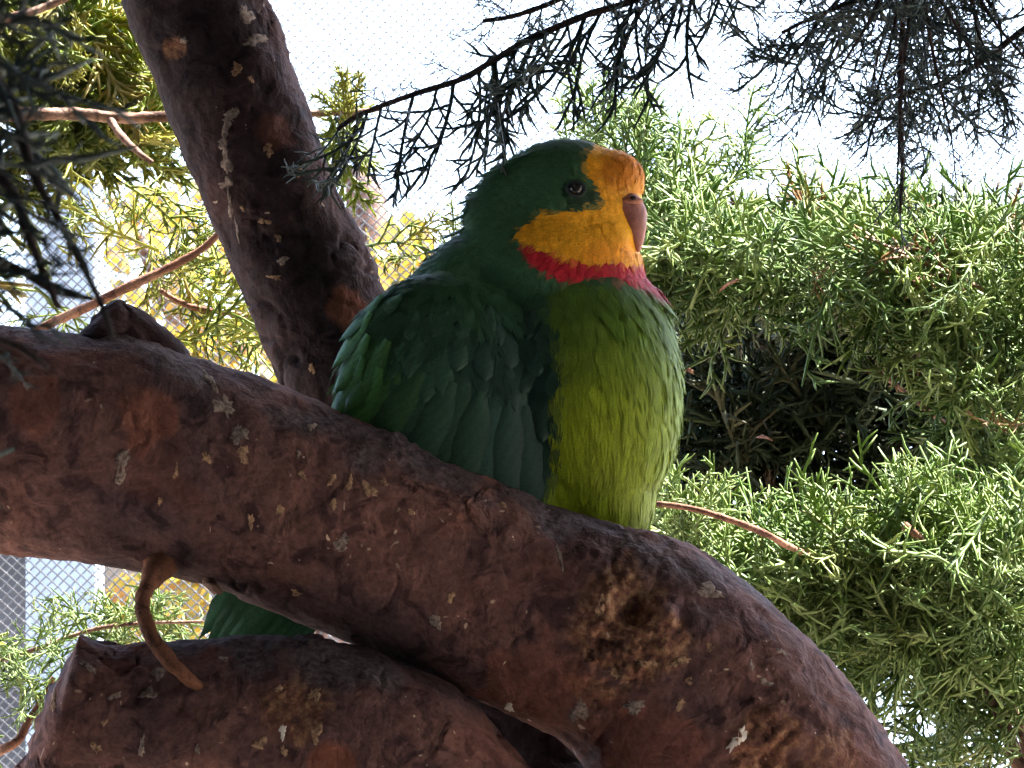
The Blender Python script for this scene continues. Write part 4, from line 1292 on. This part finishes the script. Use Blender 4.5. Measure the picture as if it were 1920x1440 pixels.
def build_parrot():
    base = BW([1080, 1010, 30])
    B = thing('parrot', 'green parrot with orange face, red throat band and yellow-green breast on the thick limb', 'parrot', tuple(base))
    # --- body: ellipsoids fused into one skin
    ell = [(925, 800, -10, 300, 325, 205, 0), (1088, 735, 15, 192, 275, 195, 0), (1030, 505, 0, 182, 140, 148, 0), (1066, 386, 0, 146, 127, 112, 0), (1112, 440, 8, 100, 62, 104, 0),
           (800, 628, -10, 155, 105, 155, 44), (850, 760, 115, 205, 250, 100, 14), (1120, 900, 10, 118, 125, 150, 0), (1146, 342, 0, 68, 65, 78, 0), (1128, 605, 8, 128, 112, 135, 0), (958, 405, 0, 78, 92, 92, -40), (992, 362, 0, 80, 55, 85, -25), (868, 512, 0, 150, 62, 115, 36), (760, 880, -30, 150, 130, 120, 30)]
    pile = Pile()
    for cx, cy, cz, rx, ry, rz, rot in ell:
        n, m = 40, 24
        th = np.linspace(0, 2 * math.pi, n, endpoint=False)
        ph = np.linspace(0.02, math.pi - 0.02, m)
        x = rx * np.outer(np.sin(ph), np.cos(th))
        y = ry * np.outer(np.cos(ph), np.ones(n))
        z = rz * np.outer(np.sin(ph), np.sin(th))
        a = math.radians(rot)
        V = np.stack([cx + x * math.cos(a) - y * math.sin(a), -(cy - (x * math.sin(a) + y * math.cos(a))), cz + z], -1).reshape(-1, 3)
        V = np.vstack([V])
        i = np.arange(m - 1)[:, None] * n
        j = np.arange(n)[None, :]
        Q = np.stack([i + j, i + (j + 1) % n, i + n + (j + 1) % n, i + n + j], -1).reshape(-1, 4)
        caps = [np.arange(n)[::-1], (m - 1) * n + np.arange(n)]
        b = len(V)
        V = np.vstack([V, V[:n].mean(0), V[-n:].mean(0)])
        T = np.vstack([[[b, (k + 1) % n, k] for k in range(n)], [[b + 1, (m - 1) * n + k, (m - 1) * n + (k + 1) % n] for k in range(n)]])
        pile.add(V / 1000.0, Q, T)
    tmp = bpy.data.objects.new('tmp', pile.mesh('tmp'))
    COL.objects.link(tmp)
    md = tmp.modifiers.new('r', 'REMESH')
    md.mode = 'VOXEL'
    md.voxel_size = 0.0075
    ms = tmp.modifiers.new('s', 'SMOOTH')
    ms.factor = 0.5
    ms.iterations = 26
    dg = bpy.context.evaluated_depsgraph_get()
    em = tmp.evaluated_get(dg).to_mesh()
    n = len(em.vertices)
    co = np.empty(n * 3, dtype=np.float32)
    em.vertices.foreach_get('co', co)
    no = np.empty(n * 3, dtype=np.float32)
    em.vertices.foreach_get('normal', no)
    co = co.reshape(-1, 3).astype(float) * 1000
    no = no.reshape(-1, 3).astype(float)
    F = np.array([list(p.vertices) for p in em.polygons if len(p.vertices) == 4])
    tmp.evaluated_get(dg).to_mesh_clear()
    bpy.data.objects.remove(tmp)
    q = co.copy()
    q[:, 1] *= -1                                 # back to photo rows
    nn = no.copy()
    nn[:, 1] *= -1
    if (np.cross(co[F[:, 1]] - co[F[:, 0]], co[F[:, 2]] - co[F[:, 0]]) * no[F[:, 0]]).sum() < 0:
        F = F[:, ::-1]
    cols = bird_colour(q[:, 0], q[:, 1], q[:, 2])
    fk = smooth(poly_sd(q[:, 0], q[:, 1], FOREHEAD), -14, 0)[:, None]
    obj('body', mesh_from('body', BW(q - nn * 7.0), F, True, cols * (0.55 + 0.4 * np.maximum(fk, 1.0 * smooth(poly_sd(q[:, 0], q[:, 1], CHEST), 0, 30)[:, None] * smooth(q[:, 1], 530, 560)[:, None]))), M_body, B)  # skin colour dimmed for depth between feathers, less on face and breast
    bvh = BVHTree.FromPolygons([tuple(v) for v in q], [tuple(int(a) for a in f) for f in F])

    def flow(x, y):
        """direction the feathers lie, in photo axes"""
        hx, hy = x - 1215, y - 395
        hl = np.hypot(hx, hy) + 1e-6
        h = np.stack([hx / hl, hy / hl + 0.15, np.zeros_like(x)], -1)
        back = smooth(x, 960, 640)
        b = np.stack([-0.62 * back + 0.10 * smooth(x, 1100, 1260), 1.0 - 0.25 * back, np.zeros_like(x)], -1)
        k = smooth(y, 470, 560)[:, None]
        # throat feathers run down
        tk = (smooth(y, 440, 500) * smooth(x, 1000, 1150))[:, None]
        h = h * (1 - tk) + np.array([-0.1, 1.0, 0]) * tk
        return norm(h * (1 - k) + b * k)

    # --- small contour feathers
    area = np.linalg.norm(np.cross(q[F[:, 2]] - q[F[:, 0]], q[F[:, 3]] - q[F[:, 1]]), axis=1) * 0.5
    cy = q[F].mean(1)
    dens = np.where(cy[:, 1] < 540, 4.0, 1.0) * np.where(cy[:, 2] < -60, 0.5, 1.0)
    N = 15000
    pick = rng.choice(len(F), N, p=area * dens / (area * dens).sum())
    uv = rng.uniform(0, 1, (N, 2, 1))
    a, b, c, d = (q[F[pick, k]] for k in range(4))
    base_q = (a * (1 - uv[:, 0]) + b * uv[:, 0]) * (1 - uv[:, 1]) + (d * (1 - uv[:, 0]) + c * uv[:, 0]) * uv[:, 1]
    nrm = norm(nn[F[pick, 0]])
    # leave the bill, and the skin round the eye, bare
    keep = (np.hypot((base_q[:, 0] - 1200) / 37, (base_q[:, 1] - 420) / 56) > 1) | (np.abs(base_q[:, 2] - 15) > 72)
    keep &= (np.hypot((base_q[:, 0] - 1078) / 24, (base_q[:, 1] - 358) / 20) > 1) | (base_q[:, 2] < 40)
    # partings where the down, darkened for depth, shows
    for gx, gy, gw, gh in ((1150, 612, 10, 34), (1163, 780, 9, 30), (1180, 835, 8, 34), (1086, 885, 9, 36), (1152, 955, 8, 34), (1238, 850, 7, 30), (1110, 600, 8, 24), (1010, 605, 22, 8), (950, 622, 24, 8), (985, 715, 9, 34), (905, 770, 8, 26)):
        keep &= ~((np.abs(base_q[:, 0] - gx) < gw) & (np.abs(base_q[:, 1] - gy + 18) < gh) & (base_q[:, 2] > 0))
    base_q, nrm = base_q[keep], nrm[keep]
    N = len(base_q)
    x, y, z = base_q.T
    t = flow(x, y)
    t = norm(t + rng.normal(0, 0.13, (N, 3)))
    t = norm(t - nrm * (t * nrm).sum(1, keepdims=True))
    s = np.cross(nrm, t)
    headk = smooth(y, 575, 500)
    facek = smooth(poly_sd(x, y, FOREHEAD), -6, 6)
    chestk = smooth(poly_sd(x, y, CHEST), -10, 10)
    L = (46 * (1 - headk) + 23 * headk) * (1 - 0.2 * facek) * (1 + 0.25 * chestk) * rng.uniform(0.75, 1.25, N)
    W = (26 * (1 - headk) + 14 * headk) * (1 - 0.05 * chestk) * rng.uniform(0.8, 1.2, N)
    lift = rng.uniform(0.05, 0.15, N) * (1 - 0.45 * facek) * (1 - 0.6 * chestk)
    lift *= 1 + 1.1 * smooth(x, 1010, 900) * smooth(y, 500, 380)     # ruffled nape
    edge_ = (1 - np.abs(nrm[:, 2])) ** 2 * np.maximum(smooth(y, 490, 560), smooth(x, 1060, 980))
    lift *= 1 + 2.2 * edge_ * rng.uniform(0, 1, N) ** 2
    col0 = bird_colour(x, y, z, 0, 5.0) * rng.normal(1, 0.08, (N, 1)).clip(0.75, 1.3)
    NF, NS = 5, 4
    u = np.linspace(-1, 1, NF)
    sv = np.linspace(0, 1, NS)
    ui = np.broadcast_to(u[None, :, None], (N, NF, NS))
    si = np.broadcast_to(sv[None, None, :], (N, NF, NS))
    prof = np.sin(np.pi * np.clip(0.12 + 0.70 * si, 0, 1)) ** 0.7
    ln = L[:, None, None] * (1 - 0.22 * ui ** 2) * (1 + rng.normal(0, 0.07, (N, NF, 1)))
    along = ln * si
    acr = W[:, None, None] * 0.5 * ui * prof + W[:, None, None] * rng.normal(0, 0.05, (N, NF, 1)) * si
    hgt = -3.5 + L[:, None, None] * lift[:, None, None] * np.sin(si * 1.9) * 1.1 - 0.09 * W[:, None, None] * ui ** 2
    ctr = base_q[:, None, None, :] + t[:, None, None, :] * along[..., None] + s[:, None, None, :] * acr[..., None] + nrm[:, None, None, :] * hgt[..., None]
    hw = W[:, None, None] / NF * 0.75 * np.array([0.8, 1.0, 0.75, 0.12])[None, None, :]
    left = ctr - s[:, None, None, :] * hw[..., None]
    right = ctr + s[:, None, None, :] * hw[..., None]
    V = np.stack([left, right], 3).reshape(-1, 3)          # (N,NF,NS,2)
    blk = np.arange(N * NF)[:, None] * (NS * 2)
    k = np.arange(NS - 1)[None, :] * 2
    Q = np.stack([blk + k, blk + k + 1, blk + k + 3, blk + k + 2], -1).reshape(-1, 4)
    cv = np.repeat(col0, NF * NS * 2, axis=0) * (1 + rng.normal(0, 0.04, (N, NF, 1, 1)).repeat(NS, 2).repeat(2, 3)).reshape(-1, 1)
    obj('plumage', mesh_from('plumage', BW(V), Q, True, np.clip(cv, 0.001, 1)), M_feather, B, 'stuff')

    # --- larger wing feathers, each its own vane
    def on_body(px, py):
        h = bvh.ray_cast(Vector((px, py, 900)), Vector((0, 0, -1)))
        if h[0] is None:
            return None, None
        n_ = np.array(h[1])
        return np.array(h[0]), (n_ if n_[2] > 0 else -n_)

    def vane(name, p, n_, dirv, L, W, col, tip=0.7, lift=0.10, h0=3.0, follow=True, camber=0.14, curl=0.0, edge=1.0):
        ns, nu = 12, 7
        n_ = norm(n_)
        dv = norm(np.asarray(dirv, float))
        dv = norm(dv - n_ * (dv @ n_))
        V, C = [], []
        pos = p + n_ * h0
        cur = dv.copy()
        path = [(pos.copy(), n_.copy(), cur.copy())]
        for k in range(1, ns):
            pos = pos + cur * L / (ns - 1)
            if follow:
                hp, hn = on_body(pos[0], pos[1])
                if hp is not None and abs(hp[2] - pos[2]) < 70:
                    tz = hp[2] + h0 + lift * L * (k / (ns - 1))
                    pos[2] = pos[2] * 0.4 + tz * 0.6
                    n_ = norm(n_ * 0.6 + hn * 0.4)
            cur = norm(cur + curl * np.array([1.0, 0, 0]) / ns)
            path.append((pos.copy(), n_.copy(), cur.copy()))
        jag = rng.normal(0, 0.055, (ns, nu))
        for k, (pp, n2, c2) in enumerate(path):
            f = k / (ns - 1)
            prof_ = (min(1, 0.35 + f * 2.2)) * (1 - max(0, (f - tip) / (1 - tip)) ** 2.2) ** 0.5 if f < 1 else 0.06
            sd = norm(np.cross(n2, c2))
            for j in range(nu):
                uu = -1 + 2 * j / (nu - 1)
                V.append(pp + sd * uu * W * 0.5 * prof_ * (1 + jag[k, j]) - n2 * camber * W * uu * uu * 0.5 + c2 * (-0.05 * L * uu * uu * f))
                e = 1 + (edge - 1) * abs(uu) ** 3
                C.append(np.asarray(col) * e * (1 + 0.10 * (-1) ** (k + j)))
        Q = [[k * nu + j, k * nu + j + 1, (k + 1) * nu + j + 1, (k + 1) * nu + j] for k in range(ns - 1) for j in range(nu - 1)]
        Tm = mesh_from(name, BW(np.array(V)), np.array(Q), True, np.clip(np.array(C), 0.001, 1))
        return obj(name, Tm, M_vane, B)

    def colour_at(px, py, k=1.0):
        return bird_colour(np.array([px]), np.array([py]), np.array([100.0]))[0] * k * rng.uniform(0.82, 1.2)

    # long flight feathers first (they lie under the coverts)
    for k in range(9):
        f = k / 8
        bx, by = 770 + 215 * f, 690 + 70 * f
        p, n_ = on_body(bx, by)
        if p is None:
            continue
        dirv = np.array([-0.62 + 0.62 * f, 0.8 + 0.2 * f, 0.0])
        vane('flight_feather', p, n_, dirv, 250 - 30 * f, 62, colour_at(bx - 60 * (1 - f), by + 60, 0.95), 0.72, 0.04, 4 + 3 * (k % 2), True, 0.12, 0.05 * (1 - f), 0.7)
    # ragged rear edge
    for bx, by, dx, dy, L_, W_ in ((725, 560, -0.75, 0.66, 120, 40), (705, 590, -0.66, 0.75, 130, 42), (700, 630, -0.6, 0.8, 130, 44), (690, 670, -0.55, 0.84, 130, 46), (735, 640, -0.55, 0.84, 160, 50), (690, 715, -0.42, 0.9, 120, 46), (760, 560, -0.8, 0.6, 90, 36), (720, 690, -0.45, 0.9, 150, 50)):
        p, n_ = on_body(bx, by)
        if p is None:
            continue
        vane('flight_feather', p, n_ + np.array([-0.3, 0, 0]), (dx, dy, -0.05), L_, W_, colour_at(bx - 30, by + 40, 1.15), 0.6, 0.06, 12, False, 0.2, 0.0, 0.6)
    # covert rows, from the lowest up so that each row overlaps the next
    for row, (yy, x0, x1, Lr, Wr) in enumerate(((830, 760, 1000, 92, 74), (775, 740, 1015, 90, 72), (722, 735, 1020, 84, 66), (672, 745, 1022, 78, 60), (626, 780, 1012, 66, 50))):
        m = int((x1 - x0) / (Wr * 0.62))
        for k in range(m + 1):
            bx = x0 + (x1 - x0) * (k + (0.5 if row % 2 else 0)) / (m + 0.5) + rng.normal(0, 7)
            by = yy + rng.normal(0, 8) + 26 * (bx - 880) / 150 * (-0.3) - 40
            p, n_ = on_body(bx, by)
            if p is None:
                continue
            fl = flow(np.array([bx]), np.array([by]))[0]
            vane('wing_covert', p, n_, fl + rng.normal(0, 0.12, 3), Lr * rng.uniform(0.85, 1.15), Wr * rng.uniform(0.9, 1.1), colour_at(bx, by + 40), 0.42, rng.uniform(-0.02, 0.07), 2 + 0.8 * row, True, rng.uniform(0.22, 0.36), 0, 1.0)
    # loose crown and nape tufts
    for bx, by, dx, dy, L_, W_ in ((1064, 266, -0.98, 0.0, 54, 18), (1050, 272, -0.97, 0.08, 40, 14), (1082, 262, -0.97, 0.02, 44, 16), (1000, 284, -0.96, 0.12, 44, 16), (968, 298, -0.95, 0.2, 44, 16), (942, 314, -0.92, 0.3, 42, 16), (922, 336, -0.88, 0.42, 42, 16), (906, 362, -0.82, 0.55, 42, 16), (893, 392, -0.8, 0.6, 42, 16), (880, 424, -0.85, 0.5, 46, 16), (852, 452, -0.9, 0.4, 46, 16)):
        vane('tuft', np.array([bx, by, 8.0 + rng.normal(0, 20)]), np.array([-0.35, -0.85, 0.35]), (dx, dy, 0.0), L_ * 1.3, W_ * 1.25, np.array([0.030, 0.090, 0.045]), 0.3, 0.0, 0.0, False, 0.2, 0.0, 1.0)
    # tail behind the limb
    for k in range(8):
        f = k / 7
        a_ = np.array([700 + 90 * f, 800 + 40 * f, -95 - 8 * abs(k - 3.5)])
        dv = np.array([-0.63 + 0.10 * f, 0.80, -0.16])
        vane('tail_feather', a_, np.array([-0.2, -0.1, 1.0]), dv, 560 - 90 * abs(f - 0.35), 62, np.array([0.018, 0.075, 0.032]) * rng.uniform(0.8, 1.2), 0.8, 0.0, -3.0 * k, False, 0.1, 0.0, 0.5)

    # --- bill: upper mandible with cere and nostril, and lower mandible
    def loft(rows, sides=28):
        """rows: x, y, z, half width in the picture plane, half depth, tilt"""
        r = catmull(rows, 40)
        T = norm(np.gradient(r[:, :3], axis=0))
        th = np.linspace(0, 2 * math.pi, sides, endpoint=False)
        zed = np.array([0, 0, 1.0])
        V = []
        for i_ in range(len(r)):
            sd = norm(np.cross(zed, T[i_]))
            zz = norm(np.cross(T[i_], sd))
            V.append(r[i_, :3] + np.outer(np.cos(th), sd) * r[i_, 3] + np.outer(np.sin(th), zz) * r[i_, 4])
        V = np.vstack(V)
        m_, n2 = len(r), sides
        i_ = np.arange(m_ - 1)[:, None] * n2
        j_ = np.arange(n2)[None, :]
        Q_ = np.stack([i_ + j_, i_ + (j_ + 1) % n2, i_ + n2 + (j_ + 1) % n2, i_ + n2 + j_], -1).reshape(-1, 4)
        V = np.vstack([V, r[0, :3], r[-1, :3]])
        bb = m_ * n2
        T_ = np.vstack([[[bb, (k + 1) % n2, k] for k in range(n2)], [[bb + 1, (m_ - 1) * n2 + k, (m_ - 1) * n2 + (k + 1) % n2] for k in range(n2)]])
        return V, Q_, T_

    V, Q, T = loft([(1156, 382, 36, 22, 34), (1174, 384, 42, 26, 34), (1186, 402, 44, 26, 31), (1190, 424, 44, 22, 26), (1193, 444, 44, 16, 19), (1195, 460, 42, 9, 11), (1196, 472, 40, 2.5, 3)])
    n3 = vnoise(V, 1 / 18.0, 3, 4)
    beak = obj('bill', mesh_from('bill', BW(V + n3[:, None] * 1.2), [Q, T], True), M_bill, B, label='hooked dusky pink bill')
    V, Q, T = loft([(1156, 436, 34, 20, 32), (1170, 446, 36, 18, 27), (1180, 458, 38, 13, 19), (1183, 469, 38, 5, 8)])
    obj('lower_mandible', mesh_from('lower_mandible', BW(V), [Q, T], True), M_bill, B)

    def blob(name, c, r, mat, par, rot=0.0):
        n2, m2 = 24, 14
        th = np.linspace(0, 2 * math.pi, n2, endpoint=False)
        ph = np.linspace(0, math.pi, m2)
        x_ = r[0] * np.outer(np.sin(ph), np.cos(th))
        y_ = r[1] * np.outer(np.sin(ph), np.sin(th))
        z_ = r[2] * np.outer(np.cos(ph), np.ones(n2))
        ca, sa = math.cos(rot), math.sin(rot)
        V_ = np.stack([c[0] + x_ * ca - y_ * sa, c[1] + x_ * sa + y_ * ca, c[2] + z_], -1).reshape(-1, 3)
        i_ = np.arange(m2 - 1)[:, None] * n2
        j_ = np.arange(n2)[None, :]
        Q_ = np.stack([i_ + j_, i_ + (j_ + 1) % n2, i_ + n2 + (j_ + 1) % n2, i_ + n2 + j_], -1).reshape(-1, 4)
        return obj(name, mesh_from(name, BW(V_), Q_, True), mat, par)

    blob('cere', (1182, 377, 64), (23, 9, 17), M_cere, B, 0.05)
    blob('nostril', (1186, 373, 79), (6, 4.5, 5), M_black, B)
    # --- eye
    p, n_ = on_body(1079, 357)
    ey = blob('eye', (p[0], p[1], p[2] - 5), (14, 13, 14), M_eye, B)
    ring = Pile()
    aa = np.linspace(0, 2 * math.pi, 40, endpoint=False)
    V = []
    sx = norm(np.cross(n_, [0, 1, 0]))
    sy = np.cross(n_, sx)
    for a_ in aa:
        cc = p + (sx * math.cos(a_) * 16 + sy * math.sin(a_) * 13) + n_ * 1.0
        rd = norm(sx * math.cos(a_) + sy * math.sin(a_))
        for b_ in np.linspace(0, 2 * math.pi, 10, endpoint=False):
            V.append(cc + rd * 4.0 * math.cos(b_) + n_ * (2.5 * math.sin(b_) - 1.0))
    Q = [[i_ * 10 + j_, i_ * 10 + (j_ + 1) % 10, ((i_ + 1) % 40) * 10 + (j_ + 1) % 10, ((i_ + 1) % 40) * 10 + j_] for i_ in range(40) for j_ in range(10)]
    obj('eye_ring', mesh_from('eye_ring', BW(np.array(V)), np.array(Q), True), M_ring, B)

    # --- feet gripping the top of the limb, mostly hidden by the belly
    for fx, fy in ((1010, 985), (1100, 1012)):
        top = P(fx, fy, 2.0)
        hit = BV['main'].ray_cast(Vector(BW([fx, fy - 260, -40])), Vector(-UPV))
        if hit[0] is None:
            continue
        g = np.array(hit[0])
        leg = Pile()
        knee = BW([fx, fy - 90, -60])
        c_ = catmull([[*knee, 0.0030], [*(g * 0.5 + knee * 0.5), 0.0021], [*(g + UPV * 0.002), 0.0021]], 12)
        leg.tube(c_[:, :3], c_[:, 3], 10)
        lo = obj('leg', leg.mesh('leg'), M_foot, B)
        for tx_, back in ((-0.006, 1), (0.004, 1), (-0.004, -1), (0.006, -1)):
            rows = []
            for k in range(6):
                f = k / 5
                yo = -back * 0.013 * f
                q_ = g + RGT * tx_ * (0.3 + f) + np.array([0, 1.0, 0]) * yo
                h2 = BV['main'].ray_cast(Vector(q_ + UPV * 0.03), Vector(-UPV))
                z_ = np.array(h2[0]) if h2[0] is not None and np.linalg.norm(np.array(h2[0]) - g) < 0.024 else (np.array(rows[-1][:3]) - UPV * 0.002 if rows else g)
                rows.append([*(z_ + UPV * 0.0012), 0.0017 * (1 - 0.5 * f)])
            c_ = catmull(rows, 16)
            tp = Pile()
            tp.tube(c_[:, :3], c_[:, 3], 8)
            obj('toe', tp.mesh('toe'), M_foot, lo)


M_bill = plain_material('bill_horn', (0.19, 0.080, 0.068), (0.36, 0.16, 0.13), 330, 0.6, 0.25, 0.2, 0.0004)
M_cere = plain_material('cere_skin', (0.26, 0.10, 0.07), (0.38, 0.17, 0.11), 700, 0.6, 0.3)
M_black = plain_material('dark_nostril', (0.01, 0.008, 0.008), (0.02, 0.015, 0.015), 300, 0.6, 0.2)
M_eye = plain_material('dark_eye', (0.004, 0.004, 0.006), (0.010, 0.008, 0.008), 300, 0.15, 0.35)
M_ring = plain_material('eye_skin', (0.012, 0.020, 0.018), (0.026, 0.036, 0.032), 900, 0.7, 0.2)
M_foot = plain_material('foot_skin', (0.16, 0.10, 0.09), (0.24, 0.16, 0.14), 900, 0.7, 0.2)
build_parrot()
